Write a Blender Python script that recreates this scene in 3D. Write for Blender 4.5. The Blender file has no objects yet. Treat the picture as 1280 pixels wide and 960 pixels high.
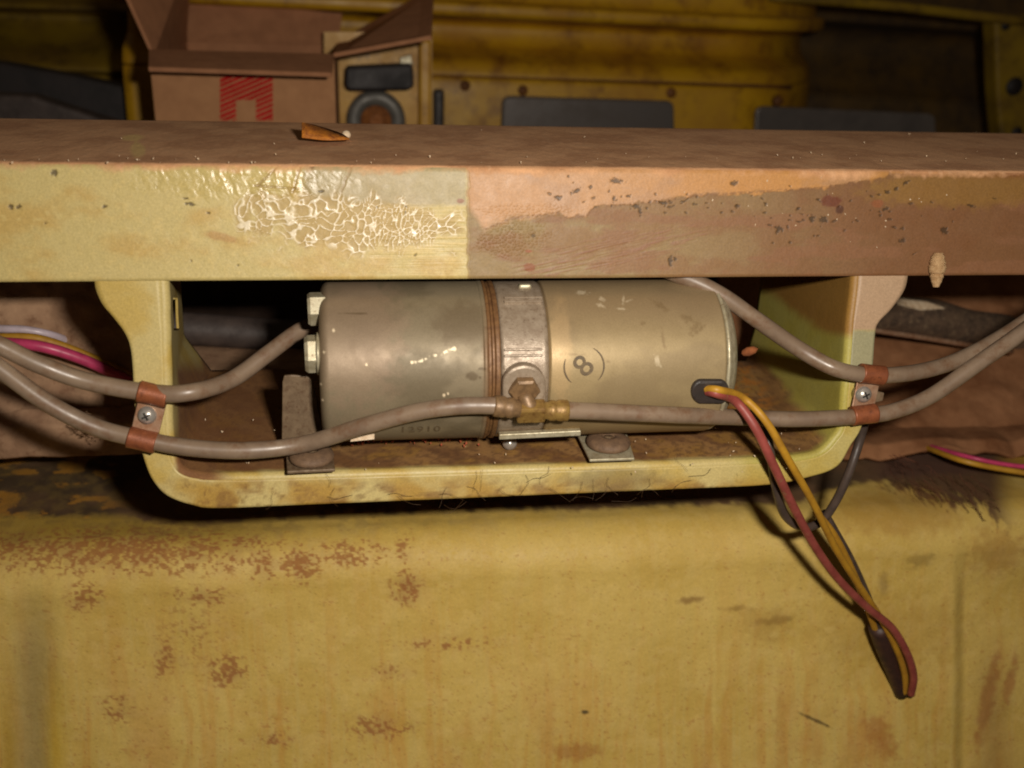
import bpy, math, random
import numpy as np
from mathutils import Vector, Matrix, Euler

random.seed(7); rs = np.random.RandomState(11)
SC = bpy.context.scene; COL = SC.collection
rad = math.radians

# ------------------------------------------------------------------ camera
CAM = Vector((0, 0, 0.7)); LENS = 35.0
YAW, PITCH, ROLL = 8.8, 22.0, 2.05
ROT = (Matrix.Rotation(-rad(YAW), 3, 'Z') @ Matrix.Rotation(rad(90 - PITCH), 3, 'X') @ Matrix.Rotation(rad(ROLL), 3, 'Z'))
cd = bpy.data.cameras.new('camera'); cam = bpy.data.objects.new('camera', cd); COL.objects.link(cam)
cam.location = CAM; cam.rotation_euler = ROT.to_euler()
cd.lens = LENS; cd.sensor_width = 36; cd.clip_start = 0.01; cd.clip_end = 20
cd.dof.use_dof = True; cd.dof.focus_distance = 0.56; cd.dof.aperture_fstop = 6.3
SC.camera = cam
# ------------------------------------------------------------------ world: a dim garage
W = bpy.data.worlds.new('World'); SC.world = W; W.use_nodes = True
bg = W.node_tree.nodes['Background']; bg.inputs[0].default_value = (1.0, 0.70, 0.42, 1); bg.inputs[1].default_value = 0.03
# ------------------------------------------------------------------ the camera's flash, right of and above the lens
fl = bpy.data.lights.new('flash', 'AREA'); fl.shape = 'RECTANGLE'; fl.size = 0.034; fl.size_y = 0.02
fl.energy = 3.7; fl.color = (1.0, 0.91, 0.80)
flo = bpy.data.objects.new('flash', fl); COL.objects.link(flo)
flo.location = CAM + ROT @ Vector((0.078, 0.042, 0.0)); flo.rotation_euler = (ROT @ Matrix.Rotation(rad(3), 3, 'Y') @ Matrix.Rotation(rad(-9), 3, 'X')).to_euler()
# ------------------------------------------------------------------ exposure
SC.view_settings.view_transform = 'Standard'; SC.view_settings.look = 'None'
SC.view_settings.exposure = 0.0; SC.view_settings.gamma = 1.0
SC.render.engine = 'CYCLES'; SC.cycles.max_bounces = 6; SC.cycles.use_denoising = True; SC.cycles.filter_width = 1.9

# ------------------------------------------------------------------ picture geometry -> places
F = 1280 * LENS / 36.0
RN = np.array(ROT); CN = np.array(CAM)
def ray(px, py): return ROT @ Vector(((px - 640) / F, (480 - py) / F, -1))
def PY(px, py, Y):
    d = ray(px, py); return CAM + d * ((Y - CAM.y) / d.y)
def PZ(px, py, Z):
    d = ray(px, py); return CAM + d * ((Z - CAM.z) / d.z)
def PP(px, py, p0, n):
    d = ray(px, py); return CAM + d * ((p0 - CAM).dot(n) / d.dot(n))
def proj(P):
    q = (np.asarray(P, float) - CN) @ RN
    return 640 + F * q[..., 0] / -q[..., 2], 480 - F * q[..., 1] / -q[..., 2]
def elev(px, py):
    d = ray(px, py); return math.atan2(d.z, d.y)

# ------------------------------------------------------------------ numpy noise
TAB = rs.rand(256, 256)
def vn(x, y, s=0):
    x = np.asarray(x, float); y = np.asarray(y, float)
    xi = np.floor(x).astype(int); yi = np.floor(y).astype(int)
    fx = x - xi; fy = y - yi; fx = fx * fx * (3 - 2 * fx); fy = fy * fy * (3 - 2 * fy)
    a, b = (xi + s * 37) & 255, (yi + s * 91) & 255; a1, b1 = (a + 1) & 255, (b + 1) & 255
    return (TAB[a, b] * (1 - fx) + TAB[a1, b] * fx) * (1 - fy) + (TAB[a, b1] * (1 - fx) + TAB[a1, b1] * fx) * fy
def fbm(x, y, s=0, o=4):
    v = 0; a = 0.5; t = 0
    for i in range(o):
        v = v + a * vn(x, y, s + i * 5); t += a; a *= 0.5; x = x * 2.03 + 17.3; y = y * 2.03 + 9.1
    return v / t
def ss(a, b, x):
    t = np.clip((x - a) / (b - a + 1e-12), 0, 1); return t * t * (3 - 2 * t)
def voro(x, y, s=0, j=0.9):
    xi = np.floor(x).astype(int); yi = np.floor(y).astype(int)
    f1 = np.full(x.shape, 9.0); f2 = np.full(x.shape, 9.0)
    for dx in (-1, 0, 1):
        for dy in (-1, 0, 1):
            a = (xi + dx + s * 31) & 255; b = (yi + dy + s * 57) & 255
            d = np.hypot(xi + dx + 0.5 + j * (TAB[a, b] - 0.5) - x, yi + dy + 0.5 + j * (TAB[b, a] - 0.5) - y)
            m = d < f1; f2 = np.where(m, f1, np.minimum(f2, d)); f1 = np.where(m, d, f1)
    return f1, f2
def lin(r, g, b):
    c = np.array([r, g, b], float) / 255; return np.where(c <= 0.04045, c / 12.92, ((c + 0.055) / 1.055) ** 2.4)
def mix(a, b, m): return a * (1 - m[..., None]) + b * m[..., None]
def blob(px, py, cx, cy, rx, ry, ang=0, soft=0.35, wob=0.35, s=0, f=0.12):
    c, n = math.cos(rad(ang)), math.sin(rad(ang)); dx, dy = px - cx, py - cy
    d = np.hypot((dx * c + dy * n) / rx, (-dx * n + dy * c) / ry)
    d = d + wob * (fbm(px * f, py * f, s, 3) - 0.5) * 2
    return 1 - ss(1 - soft, 1 + soft, d)
def polyline(x, pts):
    return np.interp(x, [p[0] for p in pts], [p[1] for p in pts])

# ------------------------------------------------------------------ object helpers
def tag(o, label, cat, group=None):
    o['label'] = label; o['category'] = cat
    if group: o['group'] = group
    return o
def structure(o, kind='structure'):
    o['kind'] = kind; return o
def thing(name, loc, label, cat, group=None):
    o = bpy.data.objects.new(name, None); COL.objects.link(o); o.location = loc; o.empty_display_size = 0.01
    return tag(o, label, cat, group)
def total(p):
    v = Vector((0, 0, 0))
    while p is not None: v += Vector(p.location); p = p.parent
    return v
def link(name, me, m, parent=None, smooth=True):
    o = bpy.data.objects.new(name, me); COL.objects.link(o)
    if m: me.materials.append(m)
    if smooth: me.polygons.foreach_set('use_smooth', [True] * len(me.polygons))
    if parent is not None: o.parent = parent; o.location = -total(parent)
    return o
def raw(verts, faces):
    me = bpy.data.meshes.new('m'); me.from_pydata([tuple(v) for v in verts], [], faces); me.update(); return me
def grid(name, P, m, parent=None, col=None, rgh=None, wrap=False, hole=None, caps=False):
    P = np.asarray(P, float); n, k = P.shape[:2]
    idx = np.arange(n * k).reshape(n, k)
    nxt = np.roll(idx, -1, 1) if wrap else idx[:, 1:]
    cur = idx if wrap else idx[:, :-1]
    q = np.stack([cur[:-1], nxt[:-1], nxt[1:], cur[1:]], -1)
    if hole is not None: q = q[~hole[:q.shape[0], :q.shape[1]]]
    q = q.reshape(-1, 4)
    me = bpy.data.meshes.new(name); extra = []
    if caps: extra = [list(idx[0][::-1]), list(idx[-1])]
    nl = q.size + sum(map(len, extra))
    me.vertices.add(n * k); me.vertices.foreach_set('co', P.reshape(-1))
    me.loops.add(nl); me.loops.foreach_set('vertex_index', np.concatenate([q.reshape(-1)] + [np.array(e) for e in extra]).astype(np.int32))
    npoly = len(q) + len(extra); st = np.concatenate([np.arange(len(q)) * 4, len(q) * 4 + np.cumsum([0] + [len(e) for e in extra])[:-1]]) if extra else np.arange(len(q)) * 4
    me.polygons.add(npoly); me.polygons.foreach_set('loop_start', st.astype(np.int32))
    me.update(calc_edges=True); me.validate()
    if col is not None:
        a = me.attributes.new('Col', 'FLOAT_COLOR', 'POINT'); c = np.ones((n * k, 4)); c[:, :3] = np.clip(col.reshape(-1, 3), 0, 1); a.data.foreach_set('color', c.reshape(-1))
    if rgh is not None:
        a = me.attributes.new('Rgh', 'FLOAT', 'POINT'); a.data.foreach_set('value', np.clip(rgh, 0.05, 1).reshape(-1))
    return link(name, me, m, parent)
def solidify(o, t, off=-1):
    md = o.modifiers.new('s', 'SOLIDIFY'); md.thickness = t; md.offset = off; return o
def bevel(o, w, seg=2):
    md = o.modifiers.new('b', 'BEVEL'); md.width = w; md.segments = seg; md.limit_method = 'ANGLE'; md.angle_limit = rad(35); return o
def catmull(pts, n=14):
    pts = [Vector(p) for p in pts]; pts = [pts[0] * 2 - pts[1]] + pts + [pts[-1] * 2 - pts[-2]]; out = []
    for i in range(1, len(pts) - 2):
        a, b, c, d = pts[i - 1:i + 3]
        for k in range(n):
            t = k / n
            out.append(0.5 * ((2 * b) + (c - a) * t + (2 * a - 5 * b + 4 * c - d) * t * t + (3 * b - a - 3 * c + d) * t ** 3))
    out.append(pts[-2]); return out
def sweep(path, r, sides=14):
    path = [Vector(p) for p in path]; N = len(path); P = np.zeros((N, sides, 3)); up = None
    for i, p in enumerate(path):
        t = (path[min(i + 1, N - 1)] - path[max(i - 1, 0)]).normalized()
        if up is None: up = t.orthogonal().normalized()
        up = (up - t * up.dot(t)).normalized(); s = t.cross(up)
        ri = r(i / (N - 1)) if callable(r) else r
        for k in range(sides):
            a = 2 * math.pi * k / sides; P[i, k] = p + up * (ri * math.cos(a)) + s * (ri * math.sin(a))
    return P
def tube(name, pts, r, m, parent=None, n=12, sides=14):
    return grid(name, sweep(catmull(pts, n), r, sides), m, parent, wrap=True, caps=True)
def frame(d):
    d = Vector(d).normalized(); a = Vector((0, 0, 1)) if abs(d.z) < 0.9 else Vector((1, 0, 0))
    x = a.cross(d).normalized(); return x, d.cross(x), d
def lathe(name, prof, org, d, m, parent=None, sides=40, hexa=False):
    x, y, z = frame(d); org = Vector(org); P = np.zeros((len(prof), sides, 3))
    for i, (r, h) in enumerate(prof):
        for k in range(sides):
            a = 2 * math.pi * k / sides; P[i, k] = org + z * h + x * (r * math.cos(a)) + y * (r * math.sin(a))
    o = grid(name, P, m, parent, wrap=True, caps=True)
    if hexa: o.data.polygons.foreach_set('use_smooth', [False] * len(o.data.polygons))
    return o
def prism(name, poly, up, m, parent=None, bev=0.0):
    poly = [Vector(p) for p in poly]; up = Vector(up); n = len(poly)
    v = poly + [p + up for p in poly]
    f = [list(range(n))[::-1], list(range(n, 2 * n))] + [[i, (i + 1) % n, n + (i + 1) % n, n + i] for i in range(n)]
    nrm = sum(((poly[i] - poly[0]).cross(poly[i + 1] - poly[0]) for i in range(1, n - 1)), Vector())
    if nrm.dot(up) < 0: f = [g[::-1] for g in f]
    o = link(name, raw(v, f), m, parent, smooth=False)
    if bev: bevel(o, bev)
    return o
def box(name, c, s, m, parent=None, rot=None, bev=0.0):
    M = rot or Matrix.Identity(3); c = Vector(c); x, y, z = s[0] / 2, s[1] / 2, s[2] / 2
    return prism(name, [c + M @ Vector((a, b, -z)) for a, b in ((-x, -y), (x, -y), (x, y), (-x, y))], M @ Vector((0, 0, 2 * z)), m, parent, bev)

# ------------------------------------------------------------------ materials
def newmat(name):
    m = bpy.data.materials.new(name); m.use_nodes = True; nt = m.node_tree
    return m, nt, nt.nodes['Principled BSDF']
def nd(nt, t, **k):
    n = nt.nodes.new(t)
    for a, b in k.items(): setattr(n, a, b)
    return n
def noise(nt, scale, detail=4, rough=0.6, vec=None):
    n = nd(nt, 'ShaderNodeTexNoise'); n.inputs['Scale'].default_value = scale; n.inputs['Detail'].default_value = detail; n.inputs['Roughness'].default_value = rough
    if vec is None:
        g = nt.nodes.get('geo') or nd(nt, 'ShaderNodeNewGeometry'); g.name = 'geo'; vec = g.outputs['Position']
    nt.links.new(vec, n.inputs['Vector']); return n
def ramp(nt, src, a, b, lo=0.0, hi=1.0):
    r = nd(nt, 'ShaderNodeMapRange'); nt.links.new(src, r.inputs[0])
    for i, v in enumerate((a, b, lo, hi)): r.inputs[i + 1].default_value = v
    return r.outputs[0]
def bump(nt, p, src, dist, strength=1.0, prev=None):
    b = nd(nt, 'ShaderNodeBump'); b.inputs['Distance'].default_value = dist; b.inputs['Strength'].default_value = strength
    nt.links.new(src, b.inputs['Height'])
    if prev is not None: nt.links.new(prev, b.inputs['Normal'])
    nt.links.new(b.outputs[0], p.inputs['Normal']); return b.outputs[0]
def mixc(nt, a, b, f, mode='MIX'):
    n = nd(nt, 'ShaderNodeMix', data_type='RGBA', blend_type=mode)
    for s, v in ((n.inputs[6], a), (n.inputs[7], b), (n.inputs[0], f)):
        if hasattr(v, 'links'): nt.links.new(v, s)
        else: s.default_value = (*v, 1) if isinstance(v, (tuple, list, np.ndarray)) else v
    return n.outputs[2]
def attr_mat(name, rough=0.5, metal=0.0, grain=0.25, gscale=900, bumpd=0.00015, spec=0.5, coarse=120, coat=0.0):
    m, nt, p = newmat(name)
    a = nd(nt, 'ShaderNodeAttribute', attribute_name='Col'); n1 = noise(nt, gscale, 5, 0.7); n2 = noise(nt, coarse, 4)
    v = mixc(nt, (1 - grain,) * 3, (1 + grain,) * 3, ramp(nt, n1.outputs[0], 0.3, 0.7))
    c = mixc(nt, a.outputs['Color'], v, 1.0, 'MULTIPLY'); nt.links.new(c, p.inputs['Base Color'])
    r = nd(nt, 'ShaderNodeAttribute', attribute_name='Rgh')
    mr = nd(nt, 'ShaderNodeMath', operation='MULTIPLY_ADD'); nt.links.new(ramp(nt, n2.outputs[0], 0.3, 0.7, -0.07, 0.07), mr.inputs[0]); mr.inputs[1].default_value = 1.0; nt.links.new(r.outputs['Fac'], mr.inputs[2])
    nt.links.new(mr.outputs[0], p.inputs['Roughness'])
    p.inputs['Metallic'].default_value = metal; p.inputs['Specular IOR Level'].default_value = spec; p.inputs['Coat Weight'].default_value = coat
    b = bump(nt, p, n1.outputs[0], bumpd, 0.6); bump(nt, p, n2.outputs[0], bumpd * 3, 0.4, b)
    return m
def plain(name, c1, c2=None, rough=0.5, metal=0.0, scale=120, bumpd=0.0001, spec=0.5, dirt=None, dirt_amt=0.5, rvar=0.12):
    m, nt, p = newmat(name); c1 = tuple(c1); c2 = tuple(c2) if c2 is not None else tuple(np.array(c1) * 0.7)
    n1 = noise(nt, scale, 5, 0.65); n2 = noise(nt, scale * 6, 4, 0.6)
    c = mixc(nt, c1, c2, ramp(nt, n1.outputs[0], 0.35, 0.68))
    if dirt is not None:
        n3 = noise(nt, scale * 1.7, 6, 0.7); c = mixc(nt, c, tuple(dirt), ramp(nt, n3.outputs[0], 0.62 - 0.3 * dirt_amt, 0.72, 0, 0.9))
    nt.links.new(c, p.inputs['Base Color'])
    nt.links.new(ramp(nt, n1.outputs[0], 0.3, 0.7, max(rough - rvar, 0.05), min(rough + rvar, 1)), p.inputs['Roughness'])
    p.inputs['Metallic'].default_value = metal; p.inputs['Specular IOR Level'].default_value = spec
    bump(nt, p, n2.outputs[0], bumpd, 0.7); return m

YEL = np.array([0.515, 0.41, 0.16])
M = {}
M['paint'] = attr_mat('old_yellow_paint', grain=0.16)
M['panel'] = attr_mat('rusty_yellow_panel', grain=0.09, gscale=600, bumpd=0.0001)
M['can'] = attr_mat('painted_can', metal=0.2, spec=0.35, grain=0.12, gscale=1400, bumpd=0.00006)
M['cast'] = plain('cast_metal', lin(164, 148, 128), lin(134, 116, 96), 0.4, 0.2, 260, 0.00016, dirt=lin(92, 68, 48), dirt_amt=0.22)
M['copper_ring'] = plain('rusty_seam', lin(132, 96, 60), lin(98, 66, 38), 0.5, 0.15, 300, 0.0002)
M['zinc'] = plain('zinc_steel', lin(196, 188, 160), lin(158, 146, 116), 0.42, 0.35, 220, 0.00008, dirt=lin(110, 80, 50), dirt_amt=0.15)
M['steel_dull'] = plain('dull_steel', lin(126, 106, 82), lin(98, 78, 56), 0.55, 0.12, 180, 0.0001, dirt=lin(80, 52, 30), dirt_amt=0.35)
M['brass'] = plain('aged_brass', lin(164, 132, 72), lin(126, 94, 50), 0.42, 0.3, 260, 0.00012, dirt=lin(96, 62, 30), dirt_amt=0.3)
M['nut'] = plain('tarnished_nut', lin(142, 112, 78), lin(104, 80, 54), 0.5, 0.2, 300, 0.0001)
M['hose'] = plain('aged_clear_hose', lin(138, 118, 98), lin(116, 96, 78), 0.4, 0.0, 60, 0.00006, spec=0.6, dirt=lin(108, 76, 52), dirt_amt=0.4)
M['copper'] = plain('copper_clamp', lin(158, 92, 58), lin(120, 66, 40), 0.45, 0.25, 200, 0.00012, dirt=lin(90, 50, 30), dirt_amt=0.2)
M['clamp_plate'] = plain('worn_clamp_plate', lin(196, 160, 132), lin(150, 104, 74), 0.4, 0.5, 220, 0.0001)
M['chrome'] = plain('bright_screw', lin(196, 190, 180), lin(160, 152, 142), 0.3, 0.55, 300, 0.00004)
M['slot'] = plain('recess_shade', lin(70, 66, 60), None, 0.5, 0.6, 300)
M['rubber'] = plain('dusty_rubber', lin(122, 96, 72), lin(92, 70, 52), 0.7, 0.0, 260, 0.0002)
M['sleeve'] = plain('dark_red_brown_sleeve', lin(70, 44, 36), lin(44, 28, 24), 0.55, 0.0, 200, 0.0001)
M['black'] = plain('black_rubber', lin(58, 50, 46), lin(40, 34, 30), 0.5, 0.0, 200, 0.0001)
DUST = lin(140, 104, 72)
M['wred'] = plain('red_wire', lin(158, 78, 70), lin(130, 58, 50), 0.5, 0.0, 90, 0.0001, dirt=DUST, dirt_amt=.12)
M['wyel'] = plain('yellow_wire', lin(190, 142, 40), lin(160, 114, 30), 0.55, 0.0, 90, 0.0001, dirt=lin(150, 100, 40), dirt_amt=.15)
M['wblk'] = plain('dark_wire', lin(84, 70, 62), lin(58, 48, 42), 0.42, 0.0, 90, 0.00005)
M['wmag'] = plain('magenta_wire', lin(206, 70, 112), lin(170, 52, 90), 0.4, 0.0, 90, 0.00005)
M['wwht'] = plain('white_wire', lin(205, 190, 200), lin(170, 155, 160), 0.4, 0.0, 90, 0.00005)
M['felt'] = plain('brown_felt', lin(176, 142, 112), lin(142, 110, 86), 0.95, 0.0, 45, 0.0008, spec=0.1, dirt=lin(116, 82, 60), dirt_amt=0.25)
M['felt2'] = plain('dark_felt_pad', lin(158, 112, 78), lin(122, 80, 52), 0.95, 0.0, 35, 0.0006, spec=0.1)
M['pipe'] = plain('dark_pipe', lin(84, 72, 66), lin(56, 46, 42), 0.6, 0.0, 60, 0.0003)
M['gritpipe'] = plain('gritty_pipe', lin(104, 82, 62), lin(62, 48, 38), 0.85, 0.0, 130, 0.0012, dirt=lin(140, 118, 90), dirt_amt=0.3)
M['void'] = plain('void_brown', lin(60, 40, 26), lin(38, 26, 18), 0.9, 0.0, 30, 0.0004)  # dark brown puts the shade behind the bracket into the colour
M['card'] = plain('kraft_card', lin(188, 138, 96), lin(174, 126, 88), 0.9, 0.0, 60, 0.0001, spec=0.15)
M['card_in'] = plain('kraft_card_inside', lin(178, 126, 90), lin(160, 112, 80), 0.9, 0.0, 60, 0.0001, spec=0.15)
M['redink'] = plain('red_print', lin(196, 30, 28), lin(176, 24, 24), 0.8, 0.0, 90, 0.00003, spec=0.2)
M['ink'] = plain('dark_stamp', lin(82, 68, 48), lin(120, 102, 74), 0.7, 0.0, 400, 0.00003)
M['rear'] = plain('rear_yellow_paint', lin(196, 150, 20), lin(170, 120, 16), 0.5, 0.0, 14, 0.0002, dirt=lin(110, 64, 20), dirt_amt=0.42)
M['rear_dim'] = plain('dim_yellow_paint', lin(150, 122, 24), lin(112, 84, 22), 0.6, 0.0, 12, 0.0002, dirt=lin(60, 40, 18), dirt_amt=0.4)  # darker copy of the rear yellow, dimness put into the colour
M['shade'] = plain('shaded_brown_paint', lin(96, 70, 24), lin(64, 46, 22), 0.75, 0.0, 16, 0.0003, dirt=lin(40, 28, 18), dirt_amt=0.5)  # brown kept dark to carry the shade at the upper right
M['plate'] = plain('grey_plate', lin(112, 104, 98), lin(90, 84, 80), 0.32, 0.3, 40, 0.0001)
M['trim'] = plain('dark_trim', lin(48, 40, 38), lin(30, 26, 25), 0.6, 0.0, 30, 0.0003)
M['seam'] = plain('brown_sealer', lin(120, 74, 24), lin(84, 50, 18), 0.7, 0.0, 60, 0.0002)
M['leaf'] = plain('dry_orange_leaf', lin(200, 124, 40), lin(126, 66, 22), 0.65, 0.0, 260, 0.0006)
M['pale'] = plain('pale_crumb', lin(225, 205, 175), lin(190, 160, 125), 0.7, 0.0, 300, 0.0002)
M['cocoon'] = plain('fuzzy_cocoon', lin(206, 172, 128), lin(166, 128, 88), 0.95, 0.0, 420, 0.0012, spec=0.1)
M['hair'] = plain('dark_hair', lin(84, 60, 36), lin(60, 42, 26), 0.6, 0.0, 90)
M['fuzz'] = plain('brown_fibre', lin(112, 72, 54), lin(76, 46, 36), 0.9, 0.0, 60, spec=0.1)
M['housing_y'] = plain('yellow_housing', lin(206, 156, 40), lin(176, 124, 30), 0.45, 0.0, 30, 0.0002, dirt=lin(110, 66, 24), dirt_amt=0.3)
M['disc'] = plain('grey_disc', lin(116, 112, 104), lin(84, 80, 74), 0.5, 0.2, 60, 0.0002)
M['hub'] = plain('rusty_hub', lin(170, 106, 50), lin(110, 62, 30), 0.7, 0.2, 120, 0.0003)

# ================================================================== reference planes
LEAN = rad(11)
B0 = PY(445, 351, 0.50)
UV = Vector((0, math.sin(LEAN), math.cos(LEAN))); NV = Vector((0, -math.cos(LEAN), math.sin(LEAN)))
def FP(px, py, off=0.0): return PP(px, py, B0 + NV * off, NV)
HT = (FP(445, 205) - B0).dot(UV)
TOPZ = (B0 + UV * HT).z
TOPY = PZ(445, 152, TOPZ).y
ZS = FP(330, 598, -0.0015).z            # shelf level
BACKY = PZ(300, 462, ZS).y
print('HT %.4f TOPZ %.4f TOPY %.4f ZS %.4f BACKY %.4f frontY %.4f' % (HT, TOPZ, TOPY, ZS, BACKY, FP(330, 598).y))
for q in ((0, 355), (1280, 342)):
    X = FP(*q).x; print('bottom edge', q, proj(np.array((X, B0.y, B0.z))))

# ================================================================== cross beam
def build_beam():
    X0, X1 = FP(-140, 350).x, FP(1480, 342).x; NX = 1700
    r = 0.004; prof = []
    yb = TOPY; zbot = B0.z
    # profile: back-bottom -> front-bottom -> front face -> round -> top -> back
    prof += [(yb, zbot + 0.0), (B0.y + 0.012, zbot + 0.0)]
    prof += [(B0.y + 0.0022, zbot), (B0.y + 0.0006, zbot + 0.0006)]
    nf = 170; h0, h1 = 0.0022, HT - r
    prof += [((B0 + UV * (h0 + (h1 - h0) * i / nf)).y, (B0 + UV * (h0 + (h1 - h0) * i / nf)).z) for i in range(nf + 1)]
    c = B0 + UV * (HT - r) - NV * r
    a0 = LEAN
    for i in range(1, 13):
        a = a0 + (math.pi / 2 - a0) * i / 12; prof.append((c.y - r * math.cos(a), c.z + r * math.sin(a)))
    zt = prof[-1][1]; y0 = prof[-1][0]
    prof += [(y0 + (yb - 0.004 - y0) * i / 60, zt) for i in range(1, 61)]
    prof += [(yb - 0.001, zt - 0.001), (yb, zt - 0.004), (yb, zbot + 0.02), (yb, zbot)]
    prof = np.array(prof); xs = np.linspace(X0, X1, NX)
    P = np.zeros((len(prof), NX, 3)); P[..., 0] = xs[None]; P[..., 1] = prof[:, 0:1]; P[..., 2] = prof[:, 1:2]
    px, py = proj(P); front = np.zeros((len(prof), 1)); front[3:4 + nf + 8] = 1; i_top = 4 + nf + 7
    xm = P[..., 0] * 1000; tm = np.cumsum(np.r_[0, np.hypot(*np.diff(prof, axis=0).T)])[:, None] * 1000 + 0 * xm
    n1 = fbm(xm * 0.05, tm * 0.08, 1, 5); n2 = fbm(xm * 0.3, tm * 0.3, 2, 4); n3 = fbm(xm * 1.2, tm * 1.2, 3, 3)
    col = np.ones(P.shape) * YEL * 1.0; col = mix(col, np.array(lin(186, 158, 92)), ss(0.45, 0.75, n1)); col = mix(col, np.array(lin(198, 176, 112)), ss(0.55, 0.8, n2) * 0.7)
    rg = np.full(px.shape, 0.5); disp = np.zeros(px.shape)
    # grey-green sound patch of glossy paint under the top edge
    gp = ss(372, 384, px) * ss(588, 580, px) * ss(258, 250, py + 6 * (n2 - 0.5) - (px - 380) * 0.02)
    gp = np.maximum(gp, blob(px, py, 455, 235, 60, 24, s=4) * 0.6) * ss(590, 580, px)
    col = mix(col, np.array(lin(160, 146, 112)), gp * 0.8); rg += 0.02 * gp
    # horizontal brushed drag marks right of the crackle
    dm = blob(px, py, 530, 300, 70, 40, s=9, wob=0.2) * ss(588, 578, px); st = fbm(xm * 0.04, tm * 2.2, 12, 3)
    disp += dm * (st - 0.5) * 0.0004; col = mix(col, np.array(lin(214, 186, 120)), dm * ss(0.5, 0.7, st) * 0.5)
    # ripples in the glossy film
    rp = blob(px, py, 300, 222, 130, 26, s=6); wv = 2.2 * (fbm(xm * 0.5 + tm * .18 + 3 * fbm(xm * .1, tm * .15, 14, 2), tm * 0.26, 15, 3) - .5)
    disp += rp * wv * 0.0003; rg -= 0.24 * rp
    # crackled patch: peeled cells, thick paint net with glints put into its pale colour
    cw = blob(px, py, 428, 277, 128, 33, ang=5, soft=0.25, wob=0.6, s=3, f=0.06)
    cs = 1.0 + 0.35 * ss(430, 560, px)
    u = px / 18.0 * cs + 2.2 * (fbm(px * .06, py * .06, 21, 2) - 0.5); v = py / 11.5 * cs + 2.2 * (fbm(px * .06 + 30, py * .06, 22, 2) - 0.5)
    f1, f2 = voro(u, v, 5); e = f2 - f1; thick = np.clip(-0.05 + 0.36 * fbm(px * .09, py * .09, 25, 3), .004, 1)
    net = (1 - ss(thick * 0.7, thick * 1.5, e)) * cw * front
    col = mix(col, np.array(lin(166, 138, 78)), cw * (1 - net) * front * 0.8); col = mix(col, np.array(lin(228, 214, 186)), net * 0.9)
    disp += net * 0.00035 - cw * 0.00015; rg = rg * (1 - 0.5 * net)
    bl = blob(px, py, 275, 296, 22, 5, ang=12, s=8); col = mix(col, np.array(lin(170, 128, 70)), bl * 0.7)
    # long film cracks
    for (xa, ya, xb, yb2) in ((375, 208, 366, 240), (440, 206, 426, 240), (345, 210, 322, 232), (318, 232, 372, 236), (585, 206, 586, 352)):
        t = np.clip(((px - xa) * (xb - xa) + (py - ya) * (yb2 - ya)) / ((xb - xa) ** 2 + (yb2 - ya) ** 2), 0, 1)
        d = np.hypot(px - xa - t * (xb - xa) + 5 * (n2 - 0.5), py - ya - t * (yb2 - ya)); k = (1 - ss(0.8, 2.6, d)) * front
        col = mix(col, np.array(lin(140, 112, 66)), k * 0.6); disp -= k * 0.0002; disp += (1 - ss(2.4, 6, d)) * front * 0.00012
    # right of the masking line: primer
    R = ss(581.5, 588.5, px + 5 * (n2 - 0.5)) * 1.0
    pr = np.ones(P.shape) * np.array(lin(144, 120, 80)); pr = mix(pr, np.array(lin(138, 106, 68)), ss(0.42, 0.62, n1)); pr = mix(pr, np.array(lin(118, 78, 47)), ss(760, 1150, px) * 0.9)
    pr = mix(pr, np.array(lin(134, 92, 62)), ss(0.55, 0.68, fbm(xm * .03, tm * .12, 31, 4)) * 0.6)
    bor = polyline(px, [(585, 256), (606, 287), (638, 273), (685, 268), (700, 266), (711, 273), (732, 270), (744, 259), (780, 256), (825, 252), (872, 244), (960, 239), (1040, 234), (1090, 226), (1110, 216), (1300, 212)])
    bw = 2 + 7 * ss(720, 600, px); org = (1 - ss(-bw, bw, py - bor + 10 * (n2 - 0.5) + 6 * (n1 - .5))) * front
    oc = np.ones(P.shape) * np.array(lin(184, 140, 98)); oc = mix(oc, np.array(lin(184, 132, 74)), ss(700, 960, px)); oc = mix(oc, np.array(lin(166, 130, 100)), ss(0.5, 0.7, n1) * 0.5)
    pr = mix(pr, oc, org); disp += org * R * 0.0002
    ed = (1 - ss(0.5, 3, np.abs(py - bor))) * front * ss(600, 610, px) * ss(1100, 1000, px); pr = mix(pr, np.array(lin(120, 84, 56)), ed * 0.6 * ss(0.35, 0.6, n3))
    ol = blob(px, py, 1200, 236, 120, 22, s=33) * front; pr = mix(pr, np.array(lin(140, 104, 44)), ol * 0.6)
    rt = ss(1120, 1290, px) * ss(228, 208, py) * front; pr = mix(pr, np.array(lin(130, 60, 26)), rt * 0.75)
    bub = blob(px, py, 640, 296, 42, 22, ang=-12, s=35); b1, b2 = voro(px / 4.2, py / 3.6, 9); disp += bub * R * (1 - ss(0, .5, b1)) * 0.0005
    bub2 = blob(px, py, 660, 262, 60, 8, s=36); disp += bub2 * R * (1 - ss(0, .5, b1)) * 0.0003
    br = blob(px, py, 760, 315, 120, 18, ang=-12, s=37); bs = fbm((xm * .06 + tm * .24), (tm * 1.5 - xm * .33), 38, 3); pr = mix(pr, np.array(lin(140, 100, 76)), br * ss(.5, .66, bs) * 0.8); disp += br * R * (bs - .5) * 0.0004
    col = mix(col, pr, R); rg = rg + R * 0.08 - R * org * 0.06
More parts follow.
